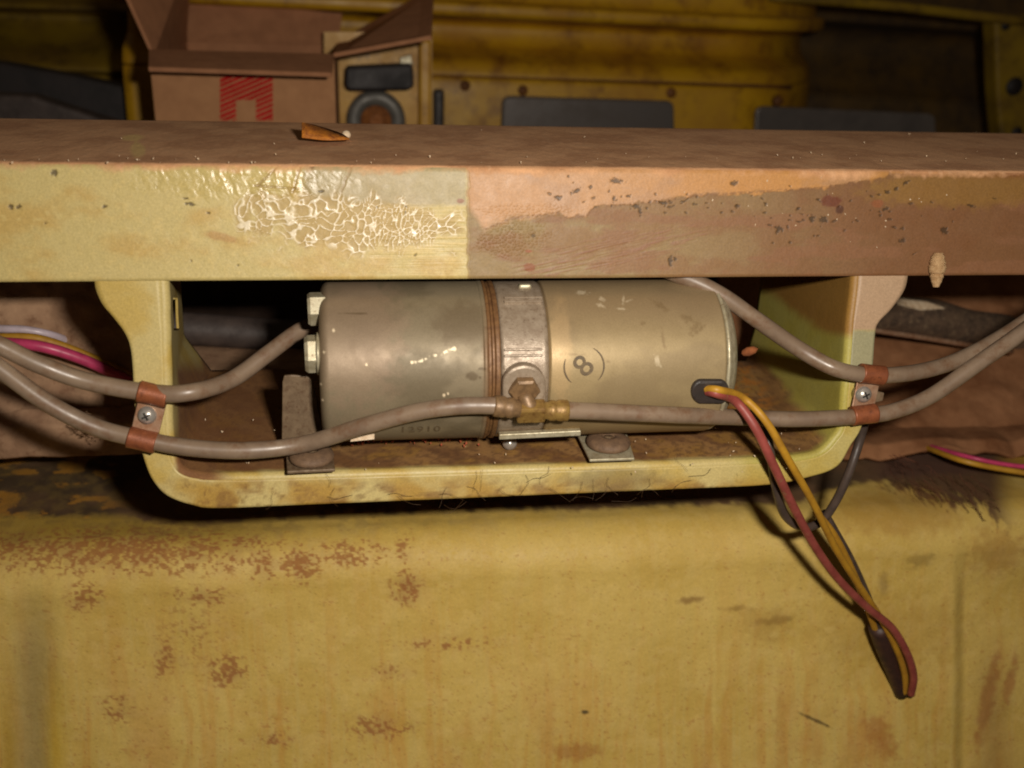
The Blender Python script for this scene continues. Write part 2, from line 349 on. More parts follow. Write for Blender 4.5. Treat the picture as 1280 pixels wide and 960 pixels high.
    # chips and spots
    chips = [(770, 226, 8, 3, 10), (720, 239, 6, 2.5, -30), (738, 234, 2, 2, 0), (767, 249, 2, 4.5, 0), (785, 245, 3, 1.5, 10), (793, 258, 6, 2, 5), (800, 264, 2, 5, 0), (830, 254, 5, 2, 0), (838, 327, 2.5, 6, 8), (844, 324, 2, 3, 8), (918, 229, 5, 2.8, 0), (700, 210, 4, 1.5, 20), (710, 221, 2, 2, 0), (698, 247, 4, 3, 0),
             (1030, 275, 5, 4, 30), (974, 286, 5, 3, 30), (1015, 273, 3, 4, 10), (1181, 288, 4, 4, 0), (1107, 261, 5, 2, -30), (1133, 228, 4, 2, -30), (1120, 236, 3, 2, -30), (1109, 240, 3, 2, 0), (1128, 301, 4, 3, -30), (1214, 257, 5, 1.5, 15), (238, 255, 6, 2, 10), (232, 248, 4, 1.5, 0), (68, 216, 4, 3.5, 0), (14, 259, 3, 3, 0), (24, 259, 3, 3, 0), (57, 279, 2, 2, 0), (131, 258, 3, 2, 0), (260, 266, 3, 1.5, 20), (390, 206, 3, 4, 0), (402, 239, 4, 1.5, 0)]
    for k in range(110):
        if k < 40: cx, cy = rs.normal(830, 60), rs.normal(254, 7)
        elif k < 90: cx, cy = rs.normal(1040, 65), rs.normal(268, 22)
        else: cx, cy = rs.uniform(-100, 1400), rs.uniform(212, 340)
        chips.append((cx, cy, abs(rs.normal(1.1, 0.9)) + 0.6, abs(rs.normal(0.8, 0.5)) + 0.5, rs.uniform(-40, 40)))
    for k, (cx, cy, rx, ry, an) in enumerate(chips):
        sel = (np.abs(px - cx) < 16) & (np.abs(py - cy) < 16) & (front > 0)
        if not sel.any(): continue
        b = np.zeros(px.shape); b[sel] = blob(px[sel], py[sel], cx, cy, rx, ry, an, 0.35, 0.9, k, 0.5)
        col[sel] = mix(col[sel], np.array(lin(60, 44, 26)), b[sel] * (0.8 if k < 34 else 0.65)); disp[sel] -= b[sel] * 0.00025
    for cx, cy, rx, ry, c in ((662, 334, 8, 5, lin(138, 84, 54)), (661, 314, 5, 2, lin(150, 90, 60)), (1039, 252, 12, 7, lin(104, 54, 32)), (1097, 254, 8, 5, lin(136, 82, 48)), (1050, 262, 5, 6, lin(80, 46, 28)), (575, 251, 5, 3, lin(140, 92, 62)), (1170, 212, 16, 5, lin(186, 128, 52))):
        col = mix(col, np.array(c), blob(px, py, cx, cy, rx, ry, s=int(cx), f=0.2, soft=0.25) * front * 0.9)
    # dusty brown top, its grime spilling over the edge
    top = np.zeros(px.shape); top[i_top:] = 1
    edge = np.clip((np.arange(len(prof))[:, None] - (i_top - 10)) / 11.0 + 2.0 * (n1 - 0.5) + (n2 - .5), 0, 1) * (np.arange(len(prof))[:, None] > i_top - 26)
    tc = np.ones(P.shape) * np.array(lin(216, 164, 118)); tc = mix(tc, np.array(lin(192, 140, 98)), ss(0.35, 0.7, fbm(xm * .05, tm * .05, 41, 6))); tc = mix(tc, np.array(lin(210, 164, 122)), ss(0.55, 0.75, n2) * 0.5)
    for cx, cy, rx, ry in ((165, 172, 12, 4), (172, 187, 9, 9)): tc = mix(tc, np.array(lin(224, 190, 120)), blob(px, py, cx, cy, rx, ry, s=43, f=.2) * .8)
    col = mix(col, tc, np.maximum(top, edge)); rg = np.where(top > 0, 0.85, rg + edge * 0.3)
    col[:3] = lin(70, 52, 34); col[-4:] = lin(84, 60, 40)
    disp += (n3 - 0.5) * 0.00005 + (n2 - .5) * 0.00012 + (n1 - .5) * 0.0005
    P[..., 1] += (disp * front * NV.y); P[..., 2] += disp * front * NV.z; P[i_top:i_top + 62, :, 2] += ((n2 - .5) * 0.0004 * ss(i_top, i_top + 6, np.arange(len(prof))[:, None] + 0 * px))[i_top:i_top + 62]
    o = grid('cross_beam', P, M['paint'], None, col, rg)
    return tag(o, 'sheet metal cross beam, left half yellow with crackled paint, right half tan primer', 'beam')
build_beam()

# ================================================================== pump bracket (a pressed U under the beam)
outer = [(118, 349), (120, 362), (128, 380), (142, 397), (156, 416), (163, 434), (166, 460), (168, 500), (173, 545), (184, 585), (196, 607), (212, 621), (240, 631), (275, 635), (400, 630), (640, 620), (840, 611.5), (958, 606), (1012, 596), (1046, 583), (1063, 557), (1077, 533), (1086, 490), (1091, 454), (1094, 416), (1099, 402), (1115, 385), (1131, 361), (1136, 336)]
inner = [(201, 346), (202, 362), (203, 380), (203, 397), (204, 416), (204, 434), (205, 460), (206, 500), (207, 535), (210, 560), (216, 580), (226, 592), (245, 598), (275, 600), (400, 597), (640, 590), (840, 584), (958, 579), (1005, 575), (1030, 567), (1046, 551), (1056, 533), (1060, 490), (1062, 468), (1066, 416), (1067, 402), (1069, 385), (1072, 361), (1074, 336)]
def build_bracket():
    t = thing('pump_bracket', (FP(640, 600).x, FP(640, 600).y, ZS), 'pressed yellow sheet metal cradle hanging under the beam and carrying the pump', 'bracket')
    O = [FP(*p, -0.0012) for p in outer]; I = [FP(*p, -0.0012) for p in inner]
    Oc, Ic = catmull(O, 8), catmull(I, 8); n = len(Oc)
    # front flange
    k = 12; P = np.zeros((n, k, 3))
    for i in range(n):
        for j in range(k): P[i, j] = Oc[i].lerp(Ic[i], j / (k - 1))
    # densify along
    def dense(P, m=6):
        a = np.arange(P.shape[0]); b = np.linspace(0, P.shape[0] - 1, P.shape[0] * m)
        out = np.zeros((len(b),) + P.shape[1:])
        for j in range(P.shape[1]):
            for c in range(3): out[:, j, c] = np.interp(b, a, P[:, j, c])
        return out
    def paint(P, wall):
        px, py = proj(P); X = P[..., 0] * 1000; Zm = P[..., 2] * 1000; Ym = P[..., 1] * 1000
        n1 = fbm(X * .06 + Ym * .05, Zm * .06 + Ym * .03, 51, 4); n2 = fbm(X * .4, Zm * .4 + Ym * .4, 52, 3)
        c = np.ones(P.shape) * YEL; c = mix(c, np.array(lin(184, 158, 84)), ss(.4, .7, n1)); rg = np.full(px.shape, .48)
        rt = ss(900, 960, px)
        c = mix(c, np.array(lin(168, 160, 70)), rt * (0.75 if wall else 0.25))
        if not wall:
            up = ss(416, 410, py + 4 * (n2 - .5)) * rt; mid = ss(480, 470, py) * rt * (1 - up)
            c = mix(c, np.array(lin(176, 146, 118)), up * .95); c = mix(c, np.array(lin(150, 146, 116)), mid * .9)
            lip = ss(590, 612, py) * ss(180, 260, px) * (1 - ss(990, 1060, px)); c = mix(c, np.array(lin(166, 130, 56)), lip * ss(.3, .6, n1) * .9); c = mix(c, np.array(lin(128, 92, 44)), lip * ss(.48, .7, fbm(X * .12, Zm * .2, 59, 4)) * .7)
            c = mix(c, np.array(lin(112, 80, 40)), ss(.62, .78, n2) * lip * .6)
            grey = blob(px, py, 770, 600, 60, 18, s=55); c = mix(c, np.array(lin(120, 104, 66)), grey * .55)
        else:
            # dirt and rust on the shelf
            w = (P[..., 1] - P[:, :1, 1]) / (BACKY - P[:, :1, 1] + 1e-9)
            flat = ss(0.006, 0.001, P[..., 2] - ZS)
            d1 = np.ones(P.shape) * np.array(lin(150, 108, 60)); d1 = mix(d1, np.array(lin(116, 76, 42)), ss(.38, .6, n1)); d1 = mix(d1, np.array(lin(150, 108, 44)), ss(.5, .72, fbm(X * .09, Ym * .11, 57, 5)) * .8)
            d1 = mix(d1, np.array(lin(88, 52, 28)), ss(.5, .68, n2) * .6); d1 = mix(d1, np.array(lin(112, 68, 36)), ss(400, 340, px) * .7)
            rustL = np.maximum(ss(.012, .045, w + .03 * (n1 - .5)) * ss(.014, .006, P[..., 2] - ZS + .006 * (n1 - .5)), ss(216, 224, px + 6 * (n1 - .5)) * ss(300, 260, px) * ss(440, 470, py))
            c = mix(c, d1, rustL * .95); rg = rg + rustL * .35
            ry = ss(.5, .7, fbm(X * .2, Ym * .25, 58, 4)) * flat * ss(400, 430, px) * ss(.35, .5, w); c = mix(c, np.array(lin(176, 110, 30)), ry * .8)
            # primer overspray on the right wall, dirt on its back-lower corner
            rw = ss(930, 960, px) * (1 - flat); os = ss(-8, 10, (px - 985) * .55 + (385 - py) * .8 + 10 * (n1 - .5)) * rw * ss(420, 405, py - (px - 1000) * .12)
            c = mix(c, np.array(lin(150, 106, 50)), os * .9)
            dd = ss(30, -25, (px - 950) * 1.64 - (py - 433) + 26 + 30 * (n1 - .5)) * rw; c = mix(c, np.array(lin(108, 74, 34)), dd * .85)
        return c, rg
    Pf = dense(P, 5); c, rg = paint(Pf, False)
    solidify(grid('front_flange', Pf, M['paint'], t, c, rg), 0.0014, 1)
    # walls and shelf, folded back from the inner line with a small radius
    R = 0.0035; kb = 44; Wl = np.zeros((n, kb, 3)); xmid = FP(640, 500).x
    lo = [i for i in range(n)]
    for i in range(n):
        p = Ic[i]; a = Ic[max(i - 1, 0)]; b = Ic[min(i + 1, n - 1)]; tang = (b - a).normalized()
        inn = tang.cross(NV); inn = inn if (inn.dot(Vector((xmid, p.y, p.z + 0.3)) - p) > 0) else -inn
        s = i / (n - 1); h = p.z - ZS
        left = p.x < xmid
        q = Vector((p.x, BACKY, ZS + max(0, (h - .03)) * 1.25))
        if h > 0.03:
            k2 = min(1, (h - 0.03) / 0.02)
            q.x += (-0.016 if left else 0.004) * k2
            if not left: q.z = min(q.z, B0.z - 0.012)
            else: q.z = min(q.z, B0.z - 0.003)
        for j in range(kb):
            w = j / (kb - 1)
            if j == 0: v = p - inn * .0015 - NV * .00015
            elif j < 10:
                an = math.pi / 2 * (j - 1) / 8; v = p + inn * (R * math.sin(an)) - NV * (R * (1 - math.cos(an)))
            else:
                st = p + inn * R - NV * R; u = (j - 9) / (kb - 10); v = st.lerp(q, u)
            Wl[i, j] = v
    zs2 = Wl[n // 2, 7, 2]
    # cut into left wall, shelf, right wall
    iA = min(range(n), key=lambda i: (Ic[i] - FP(232, 594)).length); iB = min(range(n), key=lambda i: (Ic[i] - FP(1022, 570)).length)
    for nm, a, b in (('side_wall', 0, iA), ('shelf', iA, iB), ('side_wall', iB, n - 1)):
        Q = dense(Wl[a:b + 1], 8 if nm == 'shelf' else 5)
        if nm == 'shelf': Q = np.stack([Q[:, int(j)] * (1 - (j % 1)) + Q[:, min(int(j) + 1, kb - 1)] * (j % 1) for j in np.linspace(0, kb - 1, 130)], 1)
        c, rg = paint(Q, True); hole = None
        if nm == 'side_wall' and a == 0:
            qx, qy = proj(Q); w = np.linspace(0, 1, kb)[None]; hole = ((qy > 374) & (qy < 412) & (w > .36) & (w < .66))
        o = grid(nm, Q, M['paint'], t, c, rg, hole=hole); solidify(o, 0.0014, 1)
    return t, zs2
bracket, _z = build_bracket()
ZSH = ZS + 0.0035      # shelf top after the fold

# ================================================================== pump
eb, et = elev(590, 547), elev(560, 350.5); e0, be = (eb + et) / 2, (et - eb) / 2
D = (ZSH + 0.007 - CAM.z) / (math.sin(e0) - math.sin(be)); PR = D * math.sin(be)
AY, AZ = D * math.cos(e0), CAM.z + D * math.sin(e0)
print('pump R %.4f axis %.4f %.4f ; front y %.4f plane y at axis %.4f' % (PR, AY, AZ, AY - PR, (B0 + UV * ((AZ - B0.z) / math.cos(LEAN))).y))
def onaxis(px, py=450):   # x of the can surface seen at this pixel
    e = elev(px, py); al = e - e0; D2 = D * math.cos(al) - math.sqrt(max(PR ** 2 - (D * math.sin(al)) ** 2, 0))
    d = ray(px, py); L = D2 / math.hypot(d.y, d.z); return (CAM + d * L)
def can(px, py, off=0.0):
    p = onaxis(px, py); n = Vector((0, p.y - AY, p.z - AZ)).normalized(); return p + n * off, n
xs = {k: onaxis(k).x for k in (398, 605, 612, 625, 688, 910, 925)}
pump = thing('electric_pump', (xs[625], AY, ZSH), 'grey cylindrical electric pump with beige motor can cradled under the beam', 'pump')
def canmesh(name, prof, paintf, m, n_th=420, parent=pump):
    # prof: dense list of (x, r); th measured from the top, towards the camera
    th = np.linspace(0, 2 * math.pi, n_th, endpoint=False); A = np.array(prof)
    P = np.zeros((len(A), n_th, 3)); P[..., 0] = A[:, :1]; P[..., 1] = AY - A[:, 1:] * np.sin(th); P[..., 2] = AZ + A[:, 1:] * np.cos(th)
    c, rg, dp = paintf(P)
    nr = np.stack([0 * P[..., 0], P[..., 1] - AY, P[..., 2] - AZ], -1); nr /= np.linalg.norm(nr, axis=-1, keepdims=True) + 1e-9
    return grid(name, P + nr * dp[..., None], m, parent, c, rg, wrap=True, caps=True)
def seg(a, b, n): return [(a[0] + (b[0] - a[0]) * i / n, a[1] + (b[1] - a[1]) * i / n) for i in range(n)]
def arc(cx, cr, r, a0, a1, n): return [(cx + r * math.cos(rad(a0 + (a1 - a0) * i / n)), cr + r * math.sin(rad(a0 + (a1 - a0) * i / n))) for i in range(n + 1)]
def paint_left(P):
    px, py = proj(P); X = P[..., 0] * 1000; T = np.arctan2(P[..., 1] - AY, P[..., 2] - AZ) * 45
    n1 = fbm(X * .04, T * .05, 61, 5); n2 = fbm(X * .5, T * .5, 62, 3)
    c = np.ones(P.shape) * np.array(lin(134, 121, 97)); c = mix(c, np.array(lin(116, 104, 82)), ss(.4, .65, n1)); c = mix(c, np.array(lin(150, 126, 104)), blob(px, py, 440, 420, 60, 90, s=63) * .5)
    c = mix(c, np.array(lin(108, 92, 70)), blob(px, py, 575, 405, 32, 26, s=64) * .6); rg = .5 + .12 * (n1 - .5)
    c = mix(c, np.array(lin(92, 76, 56)), ss(412, 400, px) * .5); c = mix(c, np.array(lin(126, 76, 36)), ss(600, 613, px + 8 * (n1 - .5)) * .6)
    c = mix(c, np.array(lin(160, 140, 110)), (1 - ss(0, 3, np.abs(px - 608))) * .4 * ss(.4, .6, n2))
    dp = (n1 - .5) * .0004
    for a, b in (((515, 454), (528, 451)), ((528, 450), (545, 444)), ((552, 442), (568, 435))):
        t = np.clip(((px - a[0]) * (b[0] - a[0]) + (py - a[1]) * (b[1] - a[1])) / ((b[0] - a[0]) ** 2 + (b[1] - a[1]) ** 2), 0, 1); d = np.hypot(px - a[0] - t * (b[0] - a[0]), py - a[1] - t * (b[1] - a[1]))
        c = mix(c, np.array(lin(236, 222, 190)), (1 - ss(.5, 2.0, d)) * ss(.3, .55, fbm(px * .3, py * .3, 65, 2)))
    for cx, cy, r in ((417, 413, 2), (405, 440, 1.6), (458, 456, 1.6), (555, 494, 2), (560, 492, 1.4), (515, 453, 2), (568, 436, 2.5), (401, 480, 1.5), (403, 500, 1.3)): c = mix(c, np.array(lin(235, 215, 180)), (1 - ss(r * .5, r * 1.3, np.hypot(px - cx, py - cy))))
    for cx, cy, rx, ry in ((602, 461, 5, 2), (600, 472, 2, 2), (445, 392, 18, 1), (590, 470, 8, 5)): c = mix(c, np.array(lin(88, 72, 50)), blob(px, py, cx, cy, rx, ry, s=66, f=.2) * .7)
    return c, rg, dp
def paint_right(P):
    px, py = proj(P); X = P[..., 0] * 1000; T = np.arctan2(P[..., 1] - AY, P[..., 2] - AZ) * 45
    n1 = fbm(X * .03, T * .05, 71, 5); n2 = fbm(X * .4, T * .4, 72, 3)
    c = np.ones(P.shape) * np.array(lin(160, 140, 102)); c = mix(c, np.array(lin(146, 127, 93)), ss(.4, .65, n1)); c = mix(c, np.array(lin(144, 122, 92)), ss(440, 380, py) * .7)
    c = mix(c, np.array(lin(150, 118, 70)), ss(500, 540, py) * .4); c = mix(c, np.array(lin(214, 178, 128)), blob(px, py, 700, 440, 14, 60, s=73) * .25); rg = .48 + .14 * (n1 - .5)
    dp = (n1 - .5) * .0003
    for cx, cy, rx, ry, an in ((825, 382, 12, 3, 35), (870, 408, 4, 10, 35), (875, 412, 9, 2, -40), (858, 398, 8, 4, 30), (803, 404, 3, 2, 0), (715, 443, 12, 1.1, 0), (760, 452, 3, 1.6, 0), (829, 425, 2, 12, -8)): c = mix(c, np.array(lin(120, 98, 66)), blob(px, py, cx, cy, rx, ry, an, soft=.6, wob=.9, s=74, f=.3) * .5)
    for cx, cy, rx, ry, an in ((779, 375, 1.2, 5, 8), (785, 376, 4, 1.2, -20), (777, 386, 6, 1, 5), (751, 382, 5, 2, 20), (752, 373, 4, 2, 30), (728, 366, 6, 2, 0), (822, 452, 3, 6, -20)): c = mix(c, np.array(lin(228, 212, 180)), blob(px, py, cx, cy, rx, ry, an, soft=.6, wob=.9, s=75, f=.35) * .42)
    return c, rg, dp
x0, x1 = xs[398], xs[605]
canmesh('pump_housing', [(x0, .001)] + seg((x0, .002), (x0, PR - .005), 12) + arc(x0 + .005, PR - .005, .005, 180, 90, 10) + seg((x0 + .0052, PR), (x1, PR), 300) + [(x1, PR), (x1 + .0003, PR + .0005), (x1 + .0022, PR + .0007), (x1 + .0026, PR - .001), (x1 + .003, .01)], paint_left, M['can'])
def plainpaint(P): return np.ones(P.shape) * .3, np.full(P.shape[:2], .4), np.zeros(P.shape[:2])
for a, b, dr in ((xs[605] + .0024, xs[605] + .0042, .0006), (xs[612] + .0016, xs[625] - .0022, -.0006), (xs[625] - .0022, xs[625] + .0006, .0004)):
    w = (b - a); canmesh('seam_ring', [(a, .01), (a, PR + dr - w * .3)] + arc(a + w * .3, PR + dr - w * .3, w * .3, 180, 90, 5) + arc(b - w * .3, PR + dr - w * .3, w * .3, 90, 0, 5) + [(b, .01)], plainpaint, M['copper_ring'], 160)
a, b = xs[625] + .0008, xs[688]; RB = PR - .0004
canmesh('pump_body', [(a, .01), (a, RB - .001)] + seg((a + .001, RB), (b - .002, RB), 20) + [(b - .002, RB), (b - .0005, RB - .0007), (b, .01)], plainpaint, M['cast'], 200)
a, b = xs[688] + .0003, xs[910]
canmesh('motor_can', [(a, .01), (a, PR - .0006), (a + .0006, PR)] + seg((a + .0008, PR), (b - .001, PR), 320) + [(b - .0006, PR - .0002), (b, PR - .001), (b + .0003, .01)], paint_right, M['can'])
lathe('end_cap', [(PR - .0016, 0), (PR - .0006, .0006), (PR - .0006, .0016), (PR - .0022, .0026), (PR - .004, .005), (PR - .009, .0085), (PR - .02, .0105), (.004, .011)], (b + .0002, AY, AZ), (1, 0, 0), M['zinc'], pump, 96)
# cast ribs: pairs of raised bars
for rows in ((373, 0), (377.5, 0), (437, 0), (444.5, 0)):
    p, n = can(655, rows[0]); q1, _ = can(630, rows[0]); q2, _ = can(678, rows[0]); tn = Vector((1, 0, 0)).cross(n)
    rot = Matrix((Vector((1, 0, 0)), tn, n)).transposed()
    box('rib', ((q1.x + q2.x) / 2, p.y, p.z), ((q2.x - q1.x), .0013, .0022), M['cast'], pump, rot, .0004)
p, n = can(656, 358); box('cast_lug', p, (.007, .004, .003), M['zinc'], pump, None, .0012)
# arched boss with hex nut
def arch(px0, py0, w, h, off):
    pts = [(px0 - w, py0 + h), (px0 + w, py0 + h), (px0 + w, py0)] + [(px0 + w * math.cos(rad(a)), py0 - w * .95 * math.sin(rad(a))) for a in range(10, 171, 10)] + [(px0 - w, py0)]
    return [can(a, b, off)[0] for a, b in pts]
_, nb = can(656, 482)
pl = [v - nb * 0 for v in arch(654, 478, 27, 26, 0)]; c0 = can(654, 480)[0]
pl = [v - nb * ((v - c0).dot(nb)) for v in pl]
prism('port_boss', [v - nb * .004 for v in pl], nb * .0075, M['cast'], pump, .0016)
nutc = c0 + nb * .003; nd_dir = (nb + Vector((0, -.15, -.35))).normalized()
lathe('port_nut', [(.0001, 0), (.0076, 0), (.0082, .001), (.0082, .0042), (.0070, .0052), (.0001, .0052)], c0 + nb * .0016 - Vector((0, 0, .0012)), nd_dir, M['nut'], pump, 6, True)
# brass tee
ty = (can(660, 514)[0] + can(660, 510)[1] * .0105).y
tc = PY(664, 513, ty)
tee = box('tee_fitting', tc + Vector((0, 0.001, -.0008)), (.0150, .0088, .0100), M['brass'], pump, Matrix.Rotation(rad(22), 3, 'X'), .0014)
tube('tee_stem', [c0 + nb * .004 - Vector((0, 0, .004)), tc], .0042, M['nut'], tee, 4, 16)
tl, trr = PY(617, 507, ty), PY(710, 513, ty)
for d0, d1 in ((tc, tl), (tc, trr)):
    dv = (d1 - d0); L = dv.length
    lathe('barb', [(.0001, .006), (.0046, .006), (.0046, L * .45), (.0054, L * .5), (.0054, L * .62), (.0049, L * .66), (.0056, L * .74), (.0056, L * .96), (.0051, L), (.0001, L)], d0, dv, M['nut'] if d1 is tl else M['brass'], tee, 24)
# hex bolts at the left end
for (bx, by, r, wsh) in ((391, 386, .0088, False), (387, 442, .0098, True)):
    yv = (can(402, by)[0].y) + .012
    p = PY(398, by, yv); L = (p - PY(bx - 10, by, yv)).length
    hb = lathe('hex_bolt', [(.0001, -.003), (r * .9, -.003), (r, -.002), (r, L * .8), (r * .88, L), (.0001, L)], (x0 + .001, p.y, p.z), (-1, -.06, 0), M['zinc'], pump, 6, True)
    if wsh: lathe('washer', [(.0001, -.001), (r * 1.1, -.001), (r * 1.12, .0006), (.0001, .0006)], (x0 - .0005, p.y, p.z), (-1, 0, 0), M['zinc'], hb, 28)
# wire grommet
pg = []
for k in range(28):
    an = 2 * math.pi * k / 28; sx = 24 if True else 0
    cx, cy = (887 - (0), 488); ax = math.cos(an); ay = math.sin(an)
    pg.append(can(min(887 + (11 if ax > 0 else -11) + 13 * ax, 909.5), 488 + 15 * ay, 0)[0])
_, ng = can(887, 488); cg = can(887, 488)[0]
gv = prism('wire_grommet', [v - ng * .001 for v in pg], ng * .0035, M['black'], pump, .0012)
# stamped marks
def on_can_text(name, body, size, pxc, pyc, m, rotd=0.0, bold=0.0):
    cu = bpy.data.curves.new('t', 'FONT'); cu.body = body; cu.size = size; cu.align_x = 'CENTER'; cu.align_y = 'CENTER'; cu.offset = bold; cu.extrude = 0.0; cu.resolution_u = 6; cu.space_character = 1.15
    to = bpy.data.objects.new('t', cu); COL.objects.link(to); dg = bpy.context.evaluated_depsgraph_get(); me = bpy.data.meshes.new_from_object(to.evaluated_get(dg))
    bpy.data.objects.remove(to); c, _ = can(pxc, pyc); th0 = math.atan2(-(c.y - AY), c.z - AZ); cr, sr = math.cos(rad(rotd)), math.sin(rad(rotd))
    for v in me.vertices:
        x, y = v.co.x * cr - v.co.y * sr, v.co.x * sr + v.co.y * cr; th = th0 - y / PR; r = PR + .0005
        v.co = (c.x + x, AY - r * math.sin(th), AZ + r * math.cos(th))
    return link(name, me, m, pump, smooth=False)
on_can_text('stamped_number', '12910', .0078, 525, 536, M['ink'], 0, .0001)
on_can_text('stamped_symbol', '8', .0165, 730, 458, M['ink'], 48, .0001)
def ring_arc(a0, a1, R_, pxc=730, pyc=458):
    c, _ = can(pxc, pyc); th0 = math.atan2(-(c.y - AY), c.z - AZ); v = []; f = []
    for i in range(25):
        a = rad(a0 + (a1 - a0) * i / 24)
        w = .00045 * (math.sin(math.pi * (i + .5) / 25) ** .5)
        for r2 in (R_ - w, R_ + w):
            th = th0 - r2 * math.sin(a) / PR; v.append((c.x + r2 * math.cos(a), AY - (PR + .0005) * math.sin(th), AZ + (PR + .0005) * math.cos(th)))
        if i: f.append([2 * i - 2, 2 * i - 1, 2 * i + 1, 2 * i])
    return link('stamped_ring', raw(v, f), M['ink'], pump, smooth=False)
ring_arc(-45, 62, .0105); ring_arc(158, 232, .0105)
# right strap and foot
zf = ZSH + .0028
prism('strap_foot', [PZ(719, 541, zf), PZ(737, 578, zf), PZ(793, 576, zf), PZ(781, 537, zf)], (0, 0, .0018), M['zinc'], pump, .0006)
ya = can(670, 538)[0].y - .0045; sA, sB = PY(624, 550, ya), PY(726, 545, ya)
prism('strap_arm', [sA, sB, sB + Vector((0, .004, 0)), sA + Vector((0, .004, 0))], (0, 0, .0032), M['zinc'], pump, .0005)
lathe('strap_screw', [(.0001, -.001), (.0042, -.001), (.004, .001), (.0026, .0026), (.0001, .0032)], PZ(637, 551, zf) + Vector((0, -.001, -.001)), (0, -1, .2), M['chrome'], pump, 24)
prism('clamp_tab', [PZ(624, 545, zf + .004), PZ(656, 543, zf + .004), PZ(656, 535, zf + .004), PZ(624, 537, zf + .004)], (0, 0, .0075), M['copper_ring'], pump, .0008)
# left end plate and foot
yv = PZ(385, 560, zf).y
prism('end_plate', [PY(*q, yv) for q in ((352, 568), (405, 562), (404, 540), (396, 500), (390, 476), (384, 470), (364, 469), (355, 470), (353, 478))], (0, .002, 0), M['steel_dull'], pump, .0005)
prism('end_foot', [PZ(357, 563, zf), PZ(359, 593, zf), PZ(419, 590, zf), PZ(414, 560, zf)], (0, 0, .0018), M['steel_dull'], pump, .0005)
for (mx, my, rr, lab) in ((760, 557, .0125, 'round dusty rubber mount on the zinc strap foot below the beige can'), (390, 575, .0118, 'round dusty rubber mount on the dull end plate foot, left of the pump')):
    p = PZ(mx, my, zf + .0018)
    t = thing('rubber_mount', p, lab, 'rubber mount', 'rubber mounts under the pump')
    lathe('rubber_dome', [(rr * .86, .0001), (rr * .97, .0008), (rr, .0022), (rr * .97, .0036), (rr * .86, .0048), (rr * .66, .0058), (rr * .42, .0064), (rr * .3, .0062), (rr * .26, .0048), (.0001, .0046)], p, (0, 0, 1), M['rubber'], t, 40)
    lathe('screw', [(rr * .25, .0), (rr * .22, .0054), (rr * .12, .0058), (.0001, .0058)], p + Vector((0, 0, .0001)), (0, 0, 1), M['steel_dull'], t, 16)

# ================================================================== hoses
HR = .0045
def hr(seed): return lambda t: HR * (1 + .035 * (float(fbm(t * 40, 0.5, seed, 3)) - .5))
def hpath(rows):
    return [PY(a, b, y) for a, b, y in rows]
pl = lambda px, py: FP(px, py, .0068).y
def cy(px, py, off): return (can(px, py)[0] + can(px, py)[1] * off).y
hL = tube('lower_hose', hpath([(-60, 418, .47), (0, 461, .475), (60, 504, .478), (120, 534, pl(120, 534)), (178, 549, pl(178, 549)), (240, 560, pl(240, 560)), (310, 563, pl(310, 563)), (380, 555, pl(380, 555) + .002), (450, 534, cy(450, 534, .006)), (520, 515, cy(520, 515, .0065)), (575, 507.5, cy(575, 507, .0085)), (622, 507, ty)]), hr(200), M['hose'], n=14, sides=20)
tag(hL, 'lower grey plastic hose running from the left edge to the brass tee', 'hose', 'plastic hoses')
hU = tube('upper_hose', hpath([(-60, 405, .48), (0, 432, .482), (50, 456, .482), (110, 477, pl(110, 477)), (190, 491, pl(190, 491)), (240, 490, pl(240, 490)), (290, 474, .50), (335, 442, .515), (372, 415, .528), (398, 404, .535), (420, 400, .545)]), hr(201), M['hose'], n=14, sides=20)
tag(hU, 'upper left grey plastic hose bending up behind the hex bolts', 'hose', 'plastic hoses')
hR = tube('tee_hose', hpath([(700, 512.5, ty), (760, 515, cy(760, 515, .009)), (850, 519, cy(850, 519, .0075)), (930, 522, pl(930, 522)), (1000, 524, pl(1000, 524)), (1078, 520, pl(1078, 520)), (1120, 513, pl(1120, 513)), (1165, 494, .484), (1220, 456, .488), (1280, 414, .492), (1350, 362, .495)]), hr(202), M['hose'], n=14, sides=20)
tag(hR, 'grey plastic hose from the brass tee through the right clamp to the right edge', 'hose', 'plastic hoses')
hV = tube('beam_hose', hpath([(800, 322, .525), (845, 343, .512), (875, 355, .506), (905, 371, .502), (945, 399, .498), (1000, 437, .494), (1045, 461, pl(1045, 461)), (1090, 469, pl(1090, 469)), (1140, 466, .488), (1190, 453, .495), (1240, 428, .502), (1290, 396, .508), (1360, 345, .512)]), hr(203), M['hose'], n=14, sides=20)
tag(hV, 'grey plastic hose coming from under the beam above the beige can to the right clamp', 'hose', 'plastic hoses')
